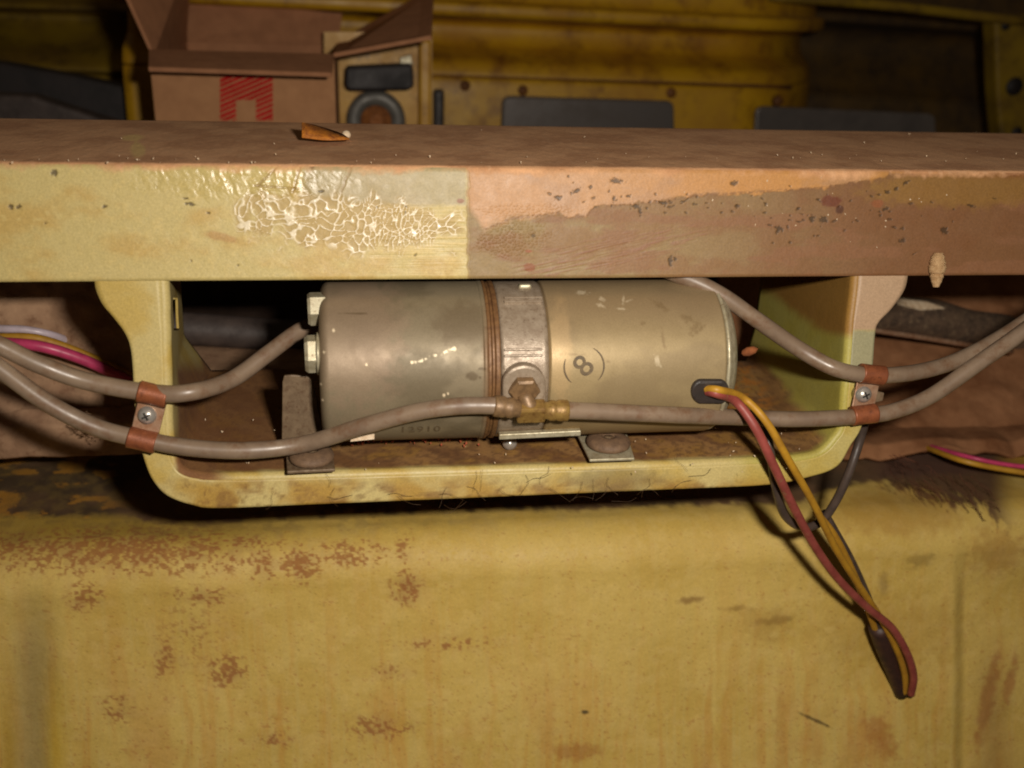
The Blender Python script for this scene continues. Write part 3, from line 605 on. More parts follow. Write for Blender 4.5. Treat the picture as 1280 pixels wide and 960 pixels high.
# ================================================================== clamps
def clamp(label, up, lo, scr, tab=False):
    base = FP(*scr, 0)
    t = thing('hose_clamp', base, label, 'hose clamp', 'copper hose clamps')
    ends = []
    for (a, b) in (up, lo):
        pa, pb = FP(*a, .0068), FP(*b, .0068); d = pb - pa; L = d.length; r = HR + .0011
        lathe('loop', [(HR - .0002, 0), (r, 0), (r, L * .05), (r - .0002, L * .5), (r, L * .95), (r, L), (HR - .0002, L)], pa, d, M['copper'], t, 28)
        ends.append((pa, pb))
    (a0, a1), (b0, b1) = ends
    dn = (a0 - b0).normalized()
    prism('plate', [b0 + dn * .0035 - NV * .0035, b1 + dn * .0035 - NV * .0035, a1 - dn * .0035 - NV * .0035, a0 - dn * .0035 - NV * .0035], NV * .0016, M['clamp_plate'], t, .0004)
    p = FP(*scr, .0049); s = lathe('screw', [(.0001, -.004), (.0048, -.004), (.0048, .0), (.0045, .0012), (.0034, .0026), (.0018, .0034), (.0001, .0037)], p, NV, M['chrome'], t, 28)
    X, Y2, Zz = frame(NV); an = rad(25)
    for k in range(2):
        d = X * math.cos(an + k * math.pi / 2) + Y2 * math.sin(an + k * math.pi / 2); e = X * -math.sin(an + k * math.pi / 2) + Y2 * math.cos(an + k * math.pi / 2)
        box('recess_bar', p + NV * .0032, (.0042, .0009, .0014), M['slot'], s, Matrix((d, e, NV)).transposed())  # raised dark bars paint the shade of a cross recess
    if tab:
        q = FP(1096, 495, .001); prism('tab_nut', [FP(1086, 486, .0005), FP(1103, 490, .0005), FP(1101, 500, .0005), (FP(1088, 503, .0005))], NV * .0025, M['steel_dull'], t, .0005)
    return t
clamp('copper double clamp on the left leg, tilted, joining two hoses at a screw', ((174, 489), (209, 497)), ((161, 546), (195, 554)), (184, 519))
clamp('copper double clamp on the right leg, upright, joining two hoses at a screw', ((1076, 466.5), (1104, 469.5)), ((1065, 520), (1094, 516.5)), (1079, 493), True)

# ================================================================== yellow body panel below
zl = PY(600, 640, .592).z
def build_panel():
    X0, X1 = -0.62, 0.75; NX, NZ = 1150, 640
    prof = []
    ztop = zl
    print('panel top z', ztop, 'shelf', ZS)
    ledge = [(0.80 - (0.80 - .582) * i / 110, ztop + .006 * (1 - i / 110)) for i in range(110)]
    R = .03; shoulder = [(.582 - R * math.sin(a), ztop - R + R * math.cos(a)) for a in np.linspace(0, math.pi / 2 * .94, 120)]
    y0, z0 = shoulder[-1]
    face = [(y0 - .12 * (i / 410) ** 1.25, z0 - .36 * i / 410) for i in range(1, 411)]
    prof = np.array(ledge + shoulder + face); xs_ = np.linspace(X0, X1, NX)
    P = np.zeros((len(prof), NX, 3)); P[..., 0] = xs_; P[..., 1] = prof[:, :1]; P[..., 2] = prof[:, 1:]
    px, py = proj(P); X = P[..., 0] * 1000; T = np.cumsum(np.r_[0, np.hypot(*np.diff(prof, axis=0).T)])[:, None] * 1000 + 0 * X
    lowf = ss(110, 260, np.arange(len(prof)))[:, None]
    # pressed vertical ribs at both sides
    rib = (np.exp(-((px - 35) / 30) ** 2) * .003 - np.exp(-((px - 78) / 18) ** 2) * .001) * ss(690, 800, py); rib2 = (ss(1190, 1212, px) - ss(1290, 1330, px)) * .006 * ss(660, 760, py)
    P[..., 1] += (rib + rib2) * lowf
    n1 = fbm(X * .02, T * .02, 81, 5); n2 = fbm(X * .15, T * .15, 82, 4); n3 = fbm(X * .8, T * .8, 83, 3)
    P[..., 1] += (n1 - .5) * .004 * lowf; P[..., 2] += (n1 - .5) * .003 * (1 - lowf)
    c = np.ones(P.shape) * np.array([.63, .445, .112]); c = mix(c, np.array([.585, .40, .088]), ss(.4, .65, n1)); c = mix(c, np.array([.68, .49, .155]), ss(.5, .7, n2) * .35)
    st = fbm(X * .17 + 2.5 * (n1 - .5), T * .011, 84, 5); stx = fbm(X * .5, T * .01, 85, 3)
    low = ss(700, 950, py)
    c = mix(c, np.array(lin(190, 122, 36)), ss(.46, .74, st) * (.08 + .24 * low)); c = mix(c, np.array(lin(204, 178, 100)), ss(.56, .72, stx) * (.25 + .3 * low))
    c = mix(c, np.array(lin(184, 122, 56)), ss(0.52, .75, fbm(X * .035, T * .02, 86, 4)) * ss(780, 960, py) * .35)
    rg = np.full(px.shape, .62) + .2 * (n2 - .5)
    # olive band paints the dim curve of the shoulder; rust along it
    ob = ss(634, 648, py) * ss(700, 664, py + 16 * (n1 - .5) * 2) * ss(430, 260, px); c = mix(c, np.array(lin(150, 118, 30)), ob * .6)
    rust = np.array(lin(146, 84, 42)); rust2 = np.array(lin(160, 92, 44))
    den = np.zeros(px.shape)
    for cx, cy_, rx, ry, k in ((170, 690, 170, 26, .30), (20, 690, 60, 24, .22), (375, 705, 22, 22, .34), (440, 692, 40, 16, .26), (508, 735, 18, 20, .3), (505, 690, 10, 20, .2), (105, 745, 20, 16, .34), (330, 708, 30, 20, .2), (250, 745, 40, 14, .18), (285, 838, 22, 20, .26), (205, 825, 14, 40, .14), (148, 886, 22, 18, .2), (475, 910, 40, 16, .2), (345, 925, 20, 10, .2), (560, 805, 70, 10, .13), (240, 790, 60, 60, .08), (490, 840, 30, 10, .14)):
        den = np.maximum(den, np.exp(-((px - cx) / rx) ** 2 - ((py - cy_) / ry) ** 2) * k)
    c = mix(c, np.array(lin(150, 104, 56)), np.clip(den * 1.6, 0, .5) * ss(.35, .65, n2))
    sp = fbm(X * .5, T * .5, 87, 5); sp = sp + .12 * (fbm(X * .06, T * .06, 89, 3) - .5)
    m = ss(.62 - den, .80 - den, sp + .10 * (n3 - .5)); c = mix(c, rust, m * .72 * ss(.02, .1, den)); rg += m * .2
    m2 = ss(.74, .80, fbm(X * .5, T * .5, 88, 4) + .04 * low) * (py > 660); c = mix(c, rust2, m2 * .4)
    m3 = ss(.79, .83, fbm(X * .9, T * .9, 90, 3)); c = mix(c, np.array(lin(130, 92, 40)), m3 * .35)
    for cx, cy_, rx, ry, an, cc, k in ((862, 750, 14, 4, -8, lin(130, 92, 40), .7), (920, 760, 16, 4, -3, lin(140, 104, 44), .6), (970, 775, 22, 5, -5, lin(120, 88, 40), .55), (1020, 900, 18, 2, 25, lin(80, 62, 30), .8), (730, 889, 5, 2.5, 0, lin(60, 50, 28), .9), (1150, 700, 16, 8, -15, lin(130, 104, 50), .5), (1105, 730, 6, 12, 0, lin(120, 90, 50), .4), (955, 780, 30, 20, 0, lin(170, 130, 56), .4), (1245, 690, 30, 30, 0, lin(150, 96, 36), .4), (1240, 880, 8, 60, 12, lin(150, 74, 40), .55), (1268, 860, 6, 30, 12, lin(150, 60, 36), .5), (1112, 790, 90, 40, 0, lin(160, 120, 40), .3), (975, 905, 6, 60, 0, lin(176, 118, 50), .35), (1100, 920, 30, 14, 60, lin(160, 90, 36), .5), (720, 940, 30, 10, 0, lin(160, 96, 40), .5)):
        c = mix(c, np.array(cc), blob(px, py, cx, cy_, rx, ry, an, .5, .6, int(cx) % 50, .15) * k)
    for xx, ww, y0_, y1_, cc, k in ((892, 3, 690, 900, lin(220, 196, 110), .5), (1204, 8, 720, 980, lin(212, 180, 92), .5), (648, 4, 760, 960, lin(214, 184, 100), .4), (777, 4, 780, 960, lin(214, 184, 100), .4), (8, 12, 790, 1000, lin(178, 140, 30), .8), (38, 26, 690, 1000, lin(140, 122, 80), .6), (68, 12, 800, 1000, lin(206, 172, 60), .7), (1245, 22, 760, 1000, lin(150, 108, 52), .5)):
        c = mix(c, np.array(cc), np.exp(-((px - xx - (py - 800) * .02 + 6 * (n1 - .5)) / ww) ** 2) * ss(y0_, y0_ + 150, py) * ss(y1_ + 20, y1_ - 10, py) * k)
    # dirty ledge behind the shoulder
    le = polyline(px, [(-100, 646), (0, 644), (150, 646), (200, 652), (270, 655), (330, 648), (560, 640), (1000, 628), (1040, 612), (1120, 596), (1300, 590)])
    ld = ss(5, -5, py - le + 12 * (n2 - .5)); dcol = np.ones(P.shape) * np.array(lin(94, 66, 46)); dcol = mix(dcol, np.array(lin(62, 44, 32)), ss(.4, .6, n1)); dcol = mix(dcol, np.array(lin(186, 128, 34)), ss(.56, .66, fbm(X * .07, T * .10, 91, 5)) * .75 * ss(180, 100, px)); dcol = mix(dcol, np.array(lin(170, 130, 40)), ss(1180, 1250, px) * .9)
    c = mix(c, dcol, ld * .95); rg += ld * .2
    gr = ss(40, 0, py - le) * ss(.40, .7, n2) * ss(1000, 300, px); c = mix(c, np.array(lin(124, 98, 44)), gr * .45)
    # brown felt fluff clump matted onto the shoulder at the right
    fy = polyline(px, [(1060, 590), (1100, 604), (1140, 618), (1185, 634), (1210, 628), (1235, 640), (1262, 668), (1285, 640)]); fl_ = fbm(X * .5 + T * .1, T * .12 - X * .14, 92, 4)
    fz = ss(1075, 1120, px) * ss(1275, 1235, px) * ss(6, -10, py - fy - 26 * (fl_ - .5) * 1.6) * ss(552, 560, py); c = mix(c, np.array(lin(84, 54, 38)), np.clip(fz, 0, 1) * .93); rg += fz * .2
    br = blob(px, py, 1120, 640, 80, 30, s=93) * .4; c = mix(c, np.array(lin(158, 108, 40)), br)
    P[..., 1] -= lowf * (n3 - .5) * .0003
    return structure(grid('lower_body_panel', P, M['panel'], None, c, rg))
build_panel()

# ================================================================== behind the bracket: felt, pipes, dark floor
def felt(name, xr, pts, amp, m, label, seed, edge=.006, slope=0.0, nx=160, nz=120, th=.004):
    A = np.array([(p[0], p[1]) for p in pts]); t = np.linspace(0, len(A) - 1, nz); Yp = np.interp(t, range(len(A)), A[:, 0]); Zp = np.interp(t, range(len(A)), A[:, 1])
    x = np.linspace(*xr, nx); P = np.zeros((nz, nx, 3)); P[..., 0] = x; P[..., 1] = Yp[:, None]; P[..., 2] = Zp[:, None]
    n = fbm(P[..., 0] * 22, P[..., 2] * 30 + P[..., 1] * 12, seed, 4) - .5; n2 = fbm(P[..., 0] * 120, P[..., 2] * 120 + P[..., 1] * 60, seed + 3, 3) - .5
    P[..., 1] -= n * amp + n2 * .002; P[..., 2] += n * amp * .6
    w = np.linspace(0, 1, nz)[:, None] ** 3; P[..., 2] += w * slope * (P[..., 0] - xr[0]); P[..., 2] += w * edge * 2 * (fbm(P[..., 0] * 30, 0 * P[..., 0], seed + 7, 3) - .5)
    o = grid(name, P, m); solidify(o, th, 0); return tag(o, label, 'felt')
felt('felt_sheet', (-.52, -.150), [(.668, B0.z + .01), (.658, .50), (.648, .45), (.642, .41), (.635, .385), (.63, zl + .034), (.64, zl + .024)], .02, M['felt'], 'reddish brown felt sheet rumpled behind the left leg of the bracket', 101, slope=.12)
felt('felt_strip', (-.17, .10), [(.80, PY(300, 418, .80).z), (.765, PY(300, 424, .765).z), (.735, PY(300, 440, .735).z), (.70, PY(300, 462, .70).z), (.68, PY(300, 480, .68).z)], .010, M['felt'], 'pinkish brown felt strip below the dark pipe, left of the pump', 111)
felt('felt_pad', (.30, .72), [(.80, .47), (.78, .445), (.72, .405), (.675, .375), (.648, zl + .012), (.640, zl + .006)], .008, M['felt2'], 'brown felt pad lying behind the right leg of the bracket', 121, edge=.011, th=.006)
p1, p2 = PY(120, 402, .745), PY(560, 428, .745)
tag(tube('dark_pipe', [p1, p1.lerp(p2, .5) + Vector((0, 0, -.002)), p2], .0125, M['pipe'], n=8, sides=20), 'smooth dark grey pipe lying across the felt left of the pump', 'pipe')
p1, p2 = PY(1040, 384, .74), PY(1360, 432, .76)
tag(tube('gritty_hose', [p1, p1.lerp(p2, .35) + Vector((0, 0, .002)), p1.lerp(p2, .7) + Vector((0, 0, -.002)), p2], lambda t: .0165 + .0012 * math.sin(t * 23), M['gritpipe'], n=16, sides=24), 'thick dark gritty hose behind the right leg of the bracket', 'hose')
e1, e2, e3 = PY(1080, 411, .70), PY(1160, 423, .705), PY(1265, 440, .71)
tag(tube('edging_strip', [e1, e2, e3], .0022, M['clamp_plate'], n=8, sides=8), 'thin pale edging strip along the felt pad under the gritty hose', 'strip')
prism('paper_scrap', [PY(1120, 373, .735), PY(1160, 378, .735), PY(1182, 386, .73), PY(1150, 388, .73), PY(1122, 381, .73)], (0, .002, .0005), M['pale'], None, .0003)
tag(bpy.data.objects['paper_scrap'], 'small pale scrap lying on the gritty hose at right', 'scrap')
xa, xb = -.75, .95
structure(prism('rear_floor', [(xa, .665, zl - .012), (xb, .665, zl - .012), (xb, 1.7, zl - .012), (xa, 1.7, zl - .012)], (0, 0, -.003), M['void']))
structure(prism('dark_backing', [(xa, .83, zl - .01), (xb, .83, zl - .01), (xb, .83, TOPZ - .03), (xa, .83, TOPZ - .03)], (0, .003, 0), M['void']))  # dark sheet added to fill the shaded void under the beam

# ================================================================== wiring
def wire(name, rows, r, m, label, group):
    return tag(tube(name, hpath(rows), r, m, n=12, sides=12), label, 'wire', group)
g = 'wires leaving the pump grommet'
wp = PY(1000, 700, .575).y
wire('red_wire', [(884, 489, cy(884, 489, .001)), (897, 492, cy(897, 492, .006)), (920, 502, .470), (945, 536, .462), (967, 582, .462), (992, 634, .472), (1020, 685, .484), (1050, 726, .494), (1085, 760, .502), (1115, 785, .508), (1134, 817, .512), (1142, 845, .516), (1139, 868, .520)], .0026, M['wred'], 'dull red wire looping down from the grommet in front of the yellow panel', g)
wire('yellow_wire', [(882, 486, cy(882, 486, .001)), (900, 488, cy(900, 488, .006)), (928, 497, .474), (957, 526, .466), (985, 574, .466), (1016, 628, .476), (1046, 688, .490), (1076, 735, .502), (1102, 775, .512), (1122, 815, .518), (1131, 845, .521), (1130, 866, .524)], .0022, M['wyel'], 'front yellow wire looping down from the grommet beside the red wire', g)
wire('yellow_wire', [(1020, 640, .49), (1042, 668, .494), (1062, 706, .502), (1080, 748, .512), (1094, 786, .520), (1106, 822, .524)], .0023, M['wyel'], 'rear yellow wire partly hidden behind the front one, entering the dark sleeve', g)
wire('dark_wire', [(955, 520, .490), (962, 560, .478), (970, 610, .478), (982, 645, .484), (1004, 659, .490), (1026, 652, .494), (1044, 628, .492), (1060, 594, .49), (1074, 553, .495), (1086, 510, .515)], .0026, M['wblk'], 'dark wire curling under the bracket lip and up behind the right leg', g)
wire('dark_wire', [(1030, 640, .498), (1044, 664, .498), (1064, 700, .504), (1084, 744, .513), (1099, 785, .520), (1112, 825, .524)], .0024, M['wblk'], 'dark wire running down beside the yellow wires into the dark sleeve', g)
s1, s2 = PY(1097, 782, .521), PY(1127, 866, .528)
tag(tube('black_sleeve', [s1, s1.lerp(s2, .5) + Vector((-.001, -.001, 0)), s2], lambda t: .0058 + .0008 * math.sin(t * 5 + 1), M['sleeve'], n=6, sides=18), 'short dark insulating sleeve at the bottom end of the wire loop', 'sleeve')
g = 'wires on the felt at the left edge'
wire('white_wire', [(-40, 408, .64), (0, 411, .64), (30, 412, .64), (65, 419, .645), (96, 431, .66), (110, 440, .69)], .0026, M['wwht'], 'whitish wire lying uppermost on the felt at the left edge', g)
wire('yellow_wire', [(-40, 424, .63), (0, 422, .63), (45, 423, .63), (90, 437, .635), (150, 463, .645), (210, 490, .66)], .0028, M['wyel'], 'yellow wire between the white and magenta ones at the left edge', g)
wire('magenta_wire', [(-40, 428, .625), (10, 429, .625), (55, 434, .625), (105, 450, .63), (152, 472, .64), (215, 502, .655)], .0036, M['wmag'], 'magenta wire lying lowest of three on the felt at the left edge', g)
g = 'wires beside the felt pad at the right edge'
wire('yellow_wire', [(1110, 546, .74), (1156, 559, .645), (1200, 575, .60), (1250, 586, .59), (1330, 598, .58)], .0021, M['wyel'], 'yellow wire running out below the felt pad to the right edge', g)
wire('magenta_wire', [(1110, 543, .74), (1160, 557, .645), (1210, 571, .602), (1260, 581, .592), (1330, 588, .584)], .0017, M['wmag'], 'dark magenta wire just above the yellow one below the felt pad', g)
wire('black_cable', [(1200, 985, .52), (1226, 961, .525), (1250, 946, .53), (1290, 932, .53), (1350, 920, .53)], .0042, M['wblk'], 'dark cable crossing the bottom right corner', None)

# ================================================================== background above the beam
def build_rear():
    ref = 700
    rows = [(r_, y + .17) for r_, y in [(-90, 1.02), (-4, 1.02), (4, .998), (8, .990), (20, .990), (24, 1.0), (27, 1.045), (34, 1.06), (55, 1.055), (66, 1.04), (78, 1.02), (95, 1.012), (97, 1.018), (100, 1.018), (102, 1.010), (150, 1.006), (260, 1.0)]]
    pts = [PY(ref, r_, y) for r_, y in rows]; prof = catmull(pts, 6)
    x0_, x1_ = PY(160, 60, 1.2).x, PY(1075, 60, 1.24).x; n = 90; xb = PY(930, 60, 1.2).x; P = np.zeros((len(prof), n, 3))
    for j in range(n):
        x = x0_ + (x1_ - x0_) * j / (n - 1)
        for i, p in enumerate(prof): P[i, j] = (x, p.y + .05 * (x - .05) + 6.0 * max(0, x - xb) ** 2, p.z - .018 * (x - .05))
    o = grid('rear_body_panel', P, M['rear']); solidify(o, .002, 1); structure(o); return o
rearp = build_rear()
ry = lambda px: 1.182 + .05 * (PY(px, 120, 1.17).x - .05)
tube('seam_sealer', [PY(300, 88, ry(300) + .002), PY(700, 98.5, ry(700) + .002), PY(990, 109, ry(990) + .002)], .002, M['seam'], rearp, 6, 8)
for a, b, c_, d in ((628, 120, 843, 127), (945, 133, 1170, 143)):
    y = ry(a) - .012
    q = [PY(a, b + 6, y), PY(a + 4, b + 1, y), PY(a + 12, b, y), PY(c_ - 8, d - 1, y), PY(c_ - 1, d + 2, y), PY(c_, d + 8, y), PY(c_ + 2, 215, y), PY(a - 4, 215, y)]
    o = prism('cover_plate', q, (0, .008, 0), M['plate'], None, .003)
    tag(o, 'grey metal cover plate on the rear panel, middle of the picture' if a < 700 else 'grey metal cover plate half in the dark, right of the other one', 'plate', 'cover plates on the rear panel')
for a, b in ((581, 107), (653, 113), (838, 116), (972, 126)):
    lathe('bolt', [(.0001, 0), (.007, 0), (.006, .004), (.0001, .005)], PY(a, b, ry(a)), (0, -1, 0), M['seam'], rearp, 12)
tag(box('rubber_strip', PY(548, 145, ry(548) - .006), (.013, .012, .06), M['black'], None, None, .004), 'upright black rubber strip beside the yellow housing', 'strip')
# wheel housing at right, shade painted in dark brown; yellow pillar, dark discs for holes
def quad_wall(name, cs, m, th=.004, parent=None): return prism(name, cs, (0, th, 0), m, parent)
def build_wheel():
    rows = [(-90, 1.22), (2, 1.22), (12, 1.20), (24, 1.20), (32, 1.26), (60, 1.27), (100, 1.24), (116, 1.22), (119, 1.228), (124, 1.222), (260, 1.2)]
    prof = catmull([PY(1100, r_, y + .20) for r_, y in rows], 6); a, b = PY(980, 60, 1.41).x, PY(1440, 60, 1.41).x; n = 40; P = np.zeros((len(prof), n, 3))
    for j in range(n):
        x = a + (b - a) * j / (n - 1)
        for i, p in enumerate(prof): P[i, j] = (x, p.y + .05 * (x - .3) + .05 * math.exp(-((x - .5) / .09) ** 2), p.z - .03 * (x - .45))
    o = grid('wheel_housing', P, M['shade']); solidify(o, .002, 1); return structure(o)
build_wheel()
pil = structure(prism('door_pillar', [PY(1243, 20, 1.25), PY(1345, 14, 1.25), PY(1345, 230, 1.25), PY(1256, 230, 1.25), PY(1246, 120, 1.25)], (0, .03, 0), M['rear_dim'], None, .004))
for a, b, r_ in ((1257, 32, .006), (1268, 108, .012), (1271, 166, .008)): lathe('hole', [(.0001, 0), (r_, 0), (r_, .001), (.0001, .0012)], PY(a, b, 1.2485), (0, -1, 0), M['trim'], pil, 16)  # raised dark discs paint the shade inside the holes
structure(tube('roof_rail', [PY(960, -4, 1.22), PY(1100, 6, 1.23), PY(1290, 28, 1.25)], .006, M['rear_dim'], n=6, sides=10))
# left: dim quarter panel and dark trim
def build_quarter():
    rows = [(-80, 1.5), (-10, 1.5), (2, 1.46), (12, 1.45), (15, 1.5), (22, 1.53), (50, 1.5), (70, 1.46), (88, 1.44), (92, 1.47), (104, 1.46), (200, 1.46)]
    prof = catmull([PY(90, r_, y) for r_, y in rows], 6); a, b = PY(-160, 60, 1.5).x, PY(330, 60, 1.5).x; P = np.zeros((len(prof), 12, 3))
    for j in range(12):
        for i, p in enumerate(prof): P[i, j] = (a + (b - a) * j / 11, p.y, p.z)
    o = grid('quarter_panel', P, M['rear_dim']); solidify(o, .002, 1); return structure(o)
build_quarter()
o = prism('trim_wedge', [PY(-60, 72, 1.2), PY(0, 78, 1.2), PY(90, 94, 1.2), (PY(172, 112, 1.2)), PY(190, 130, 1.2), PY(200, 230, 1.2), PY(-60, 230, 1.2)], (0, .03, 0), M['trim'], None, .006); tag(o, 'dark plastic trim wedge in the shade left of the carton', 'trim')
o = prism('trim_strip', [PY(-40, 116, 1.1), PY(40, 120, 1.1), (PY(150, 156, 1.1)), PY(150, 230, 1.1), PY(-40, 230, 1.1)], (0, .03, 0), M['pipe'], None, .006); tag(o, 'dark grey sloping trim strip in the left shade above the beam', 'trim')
# ------------------------------------------------ carton
def build_carton():
    yF, dep = .96, .19; zT = PY(300, 70, yF).z; zB = zl - .012
    xl, xr = PY(190, 110, yF).x, PY(419, 110, yF).x; th = .004; yB = yF + dep
    t = thing('cardboard_carton', ((xl + xr) / 2, yF + dep / 2, zB), 'open brown cardboard carton with red printed mark standing behind the beam', 'carton')
    def pan(name, c4, up, m=M['card']): return prism(name, c4, up, m, t, .0008)
    fw = pan('front_wall', [(xl, yF, zB), (xr, yF, zB), (xr, yF, zT), (xl, yF, zT)], (0, th, 0))
    pan('back_wall', [(xl, yB - th, zB), (xr, yB - th, zB), (xr, yB - th, zT), (xl, yB - th, zT)], (0, th, 0), M['card_in'])
    for x in (xl, xr - th): pan('side_wall', [(x, yF + th, zB), (x, yB - th, zB), (x, yB - th, zT), (x, yF + th, zT)], (th, 0, 0), M['card_in'])
    # flaps
    a, b = PY(186, 90, yF - .055), PY(415, 97, yF - .055)
    pan('flap', [(xl, yF + .002, zT), (xr, yF + .002, zT), b, a], (0, -.001, .004), M['card_in'])
    pan('flap', [(xl + .004, yB - .003, zT), (xr, yB - .003, zT), PY(428, 17, yB + .02), PY(232, -2, yB + .02)], (0, .004, 0), M['card_in'])
    pan('flap', [(xl, yF + .006, zT), (xl, yB - .006, zT), PY(236, -70, yB - .006), PY(146, -24, yF + .006)], (.004, 0, -.001), M['card_in'])
    pan('flap', [(xr, yF + .006, zT), (xr, yB - .006, zT), PY(543, -12, yB - .006), PY(540, 50, yF + .006)], (-.001, 0, .004), M['card_in'])
    # red mark: hatched strokes with a notch, printed on the front
    y = yF - .0006; bl = lambda px, py: PY(px, py, y)
    v, f = [], []
    L, Rr, T, B = 275.0, 341.0, 91.0, 150.5
    def stroke(poly):
        n0 = len(v); v.extend(bl(*q) for q in poly); f.append(list(range(n0, n0 + len(poly))))
    def clip(poly, ax, val, keep_less):
        out = []
        for i in range(len(poly)):
            p, q = poly[i], poly[(i + 1) % len(poly)]; ip = (p[ax] <= val) == keep_less; iq = (q[ax] <= val) == keep_less
            if ip: out.append(p)
            if ip != iq:
                s = (val - p[ax]) / (q[ax] - p[ax]); out.append((p[0] + s * (q[0] - p[0]), p[1] + s * (q[1] - p[1])))
        return out
    for k in range(17):
        yy = 58 + k * 6.4; w = random.uniform(4.2, 5.6)
        poly = [(L, yy + 28), (Rr, yy), (Rr, yy + w), (L, yy + 28 + w)]
        poly = clip(clip(poly, 1, T, False), 1, B, True) if len(poly) > 2 else poly
        if len(poly) < 3: continue
        for reg in (((0, 295, True),), ((0, 295, False), (0, 320, True), (1, 125, True)), ((0, 320, False),)):
            q = poly
            for ax, val, kl in reg:
                if len(q) > 2: q = clip(q, ax, val, kl)
            if len(q) > 2: stroke(q)
    o = link('printed_mark', raw(v, f), M['redink'], fw, smooth=False); o['label'] = 'red hatched printed square with a notch below'; o['kind'] = 'stuff'
build_carton()
# ------------------------------------------------ yellow housing right of the carton
yH = 1.11
t = thing('lamp_housing', PY(480, 150, yH), 'yellow metal housing with dark block and round grey disc, right of the carton', 'housing')
prism('back_plate', [PY(405, 40, yH), PY(540, 40, yH), PY(540, 230, yH), PY(405, 230, yH)], (0, .004, 0), M['housing_y'], t)
prism('edge_post', [PY(524, 50, yH - .02), PY(539, 50, yH - .02), PY(539, 230, yH - .02), PY(524, 230, yH - .02)], (0, .0195, 0), M['housing_y'], t, .003)
prism('dark_block', [PY(432, 84, yH - .03), PY(516, 80, yH - .03), PY(518, 108, yH - .03), PY(512, 113, yH - .03), PY(436, 114, yH - .03), PY(431, 108, yH - .03)], (0, .029, 0), M['trim'], t, .004)
prism('white_clip', [PY(500, 72, yH - .012), PY(514, 68, yH - .012), PY(516, 82, yH - .012), PY(500, 82, yH - .012)], (0, .011, 0), M['zinc'], t, .001)
dc = PY(470, 150, yH - .001)
lathe('disc', [(.0001, 0), (.0315, 0), (.0315, .006), (.028, .010), (.019, .010), (.018, .0085), (.0001, .0085)], dc, (0, -1, 0), M['disc'], t, 40)
lathe('hub', [(.0001, 0), (.0168, 0), (.0158, .0015), (.0087, .002), (.008, .0045), (.004, .0045), (.0001, .002)], dc + Vector((0, -.0087, 0)), (0, -1, 0), M['hub'], t, 28)

# ================================================================== small debris
def leaf():
    v, f = [], []; n = 9
    c = PZ(405, 176, TOPZ + .001)
    for i in range(n):
        s = i / (n - 1)
        for k, w in enumerate((-1, 0, 1)):
            hw = .0062 * math.sin(math.pi * (s * .86 + .1)) ** .7
            v.append((c.x - .012 + .026 * s, c.y + w * hw + .0008 * math.sin(s * 9), c.z + .0008 + (.0030 * (1 - s) + .0008) * (1 if w == 0 else .3) + (.0075 * (1 - s) ** .7 if w > 0 else 0)))
        if i:
            for k in range(2): f.append([3 * i - 3 + k, 3 * i - 2 + k, 3 * i + 1 + k, 3 * i + k])
    o = link('dry_leaf', raw(v, f), M['leaf']); solidify(o, .0006, 0); tag(o, 'curled dry orange leaf lying on top of the beam', 'leaf')
leaf()
p = PZ(433, 174, TOPZ + .0002); me = lathe('white_bead', [(.0004, 0), (.0019, .0006), (.0027, .0018), (.0027, .003), (.0019, .0044), (.0004, .005)], p, (0, 0, 1), M['pale'], None, 16); tag(me, 'tiny white bead beside the dry leaf on the beam', 'bead')
# cocoon hanging on the beam's lower edge
c1, c2 = FP(1173, 316, .003), FP(1170, 359, .004)
tag(tube('insect_cocoon', [c1, c1.lerp(c2, .3), c1.lerp(c2, .6), c2], lambda s: .0008 + .0036 * math.sin(math.pi * (.12 + .84 * s)) ** .8 * (1 + .5 * (float(fbm(s * 16, 0.3, 140, 3)) - .5)), M['cocoon'], n=14, sides=16), 'pale fuzzy cocoon hanging from the lower edge of the beam', 'cocoon')
def crumbs(name, n, gen, m, smin, smax, label):
    v, f = [], []
    for i in range(n):
        c = Vector(gen()); s = random.uniform(smin, smax); b = len(v); e = Euler([random.uniform(0, 6) for _ in range(3)]).to_matrix()
        for q in ((1, 0, 0), (-1, .2, 0), (0, .7, 0), (.1, -.7, 0), (0, 0, .5), (0, .1, -.5)): v.append(c + e @ (Vector(q) * s))
        for t3 in ((0, 2, 4), (2, 1, 4), (1, 3, 4), (3, 0, 4), (2, 0, 5), (1, 2, 5), (3, 1, 5), (0, 3, 5)): f.append([b + k for k in t3])
    o = link(name, raw(v, f), m, smooth=False); o['label'] = label; o['kind'] = 'stuff'
def gtop():
    x = random.uniform(-20, 1290); y = (random.gauss(198, 4) if random.random() < .65 else random.uniform(158, 200)); p = PZ(x, min(y, 203), TOPZ + .0003); return p
crumbs('beam_crumbs', 60, gtop, M['pale'], .0002, .0009, 'pale crumbs and flakes scattered on the beam top')
def gshelf():
    return PZ(random.uniform(230, 1000), random.uniform(520, 590), ZSH + .0004)
crumbs('shelf_crumbs', 60, gshelf, M['pale'], .0003, .0009, 'pale grit scattered on the bracket shelf')
def gfront():
    return FP(random.gauss(1030, 90), random.gauss(258, 20), .0003)
crumbs('paint_flakes', 26, gfront, M['pale'], .0003, .0009, 'tiny pale paint flakes stuck to the beam front')
def red_bits(): return PZ(random.uniform(430, 600), random.gauss(551, 2.5), ZSH + .0006)
M['orange'] = plain('orange_rubber', lin(160, 92, 46), lin(120, 66, 34), 0.85, 0.0, 120)
crumbs('rust_flakes', 40, red_bits, plain('rust_flake', lin(176, 84, 52), lin(120, 62, 34), 0.8, 0.0, 300), .0004, .0016, 'reddish rust flakes on the shelf under the grey housing')
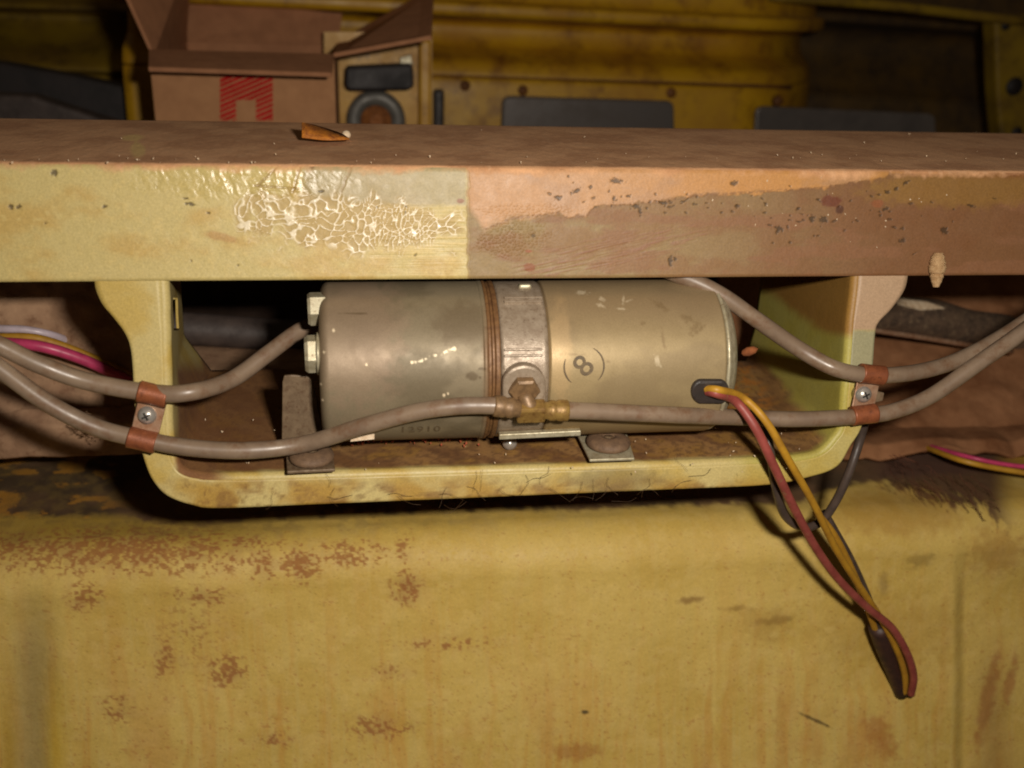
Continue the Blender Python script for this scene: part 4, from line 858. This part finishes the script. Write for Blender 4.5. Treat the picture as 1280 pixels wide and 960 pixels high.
o = prism('paper_tag', [PY(438, 552, can(450, 540)[0].y - .001), PY(468, 549, can(450, 540)[0].y - .001), PY(468, 543, can(450, 540)[0].y), PY(440, 546, can(450, 540)[0].y)], (0, .0006, .0002), M['pale'], None); tag(o, 'small white paper tag under the grey housing behind the lower hose', 'tag')
oc = PY(937, 439, AY + .012); o = lathe('orange_plug', [(.0002, -.005), (.0018, -.004), (.0028, -.001), (.0022, .003), (.0002, .005)], oc, (1, -.3, .45), M['orange'], None, 14); tag(o, 'small orange rubber plug behind the end of the motor can', 'plug')
def strands(name, n, gen, m, r, label):
    v, f = [], []
    for i in range(n):
        pts = catmull(gen(), 6); P = sweep(pts, r, 4); b = len(v); k = P.shape[0]
        v.extend(map(tuple, P.reshape(-1, 3)))
        for a in range(k - 1):
            for s in range(4): f.append([b + a * 4 + s, b + a * 4 + (s + 1) % 4, b + a * 4 + 4 + (s + 1) % 4, b + a * 4 + 4 + s])
    o = link(name, raw(v, f), m); o['label'] = label; o['kind'] = 'stuff'
def hair():
    x = random.uniform(330, 900) if random.random() < .8 else random.gauss(660, 40); y = 640 - (x - 300) * .04 + random.uniform(-36, 6); out = []
    a = random.uniform(0, 6.28)
    for k in range(4):
        out.append(FP(x, y, .0012 + random.uniform(0, .004))); x += 11 * math.cos(a); y += 9 * math.sin(a); a += random.uniform(-.9, .9)
    return out
strands('hair_strands', 30, hair, M['hair'], .00009, 'thin dark hairs caught on the bracket lip')
def fuzzy():
    x = random.uniform(1105, 1235); y = 575 + (x - 1105) * .28 + random.uniform(-12, 20); out = []; Y = .60 - (y - 570) * .0004
    for k in range(4):
        out.append(PY(x, y, Y - random.uniform(.004, .012))); x += random.uniform(2, 14); y += random.uniform(2, 13); Y -= .004
    return out
strands('felt_fibres', 30, fuzzy, M['fuzz'], .0002, 'dark brown felt fibres matted on the panel shoulder at right')
def tuft():
    x, y = random.gauss(112, 9), random.gauss(532, 6); out = []
    for k in range(4): out.append(PY(x, y, .60 + random.uniform(-.006, .006))); x += random.uniform(-6, 7); y += random.uniform(-3, 5)
    return out
strands('felt_tuft', 50, tuft, M['felt'], .0003, 'frayed pale tuft at the edge of the left felt sheet')
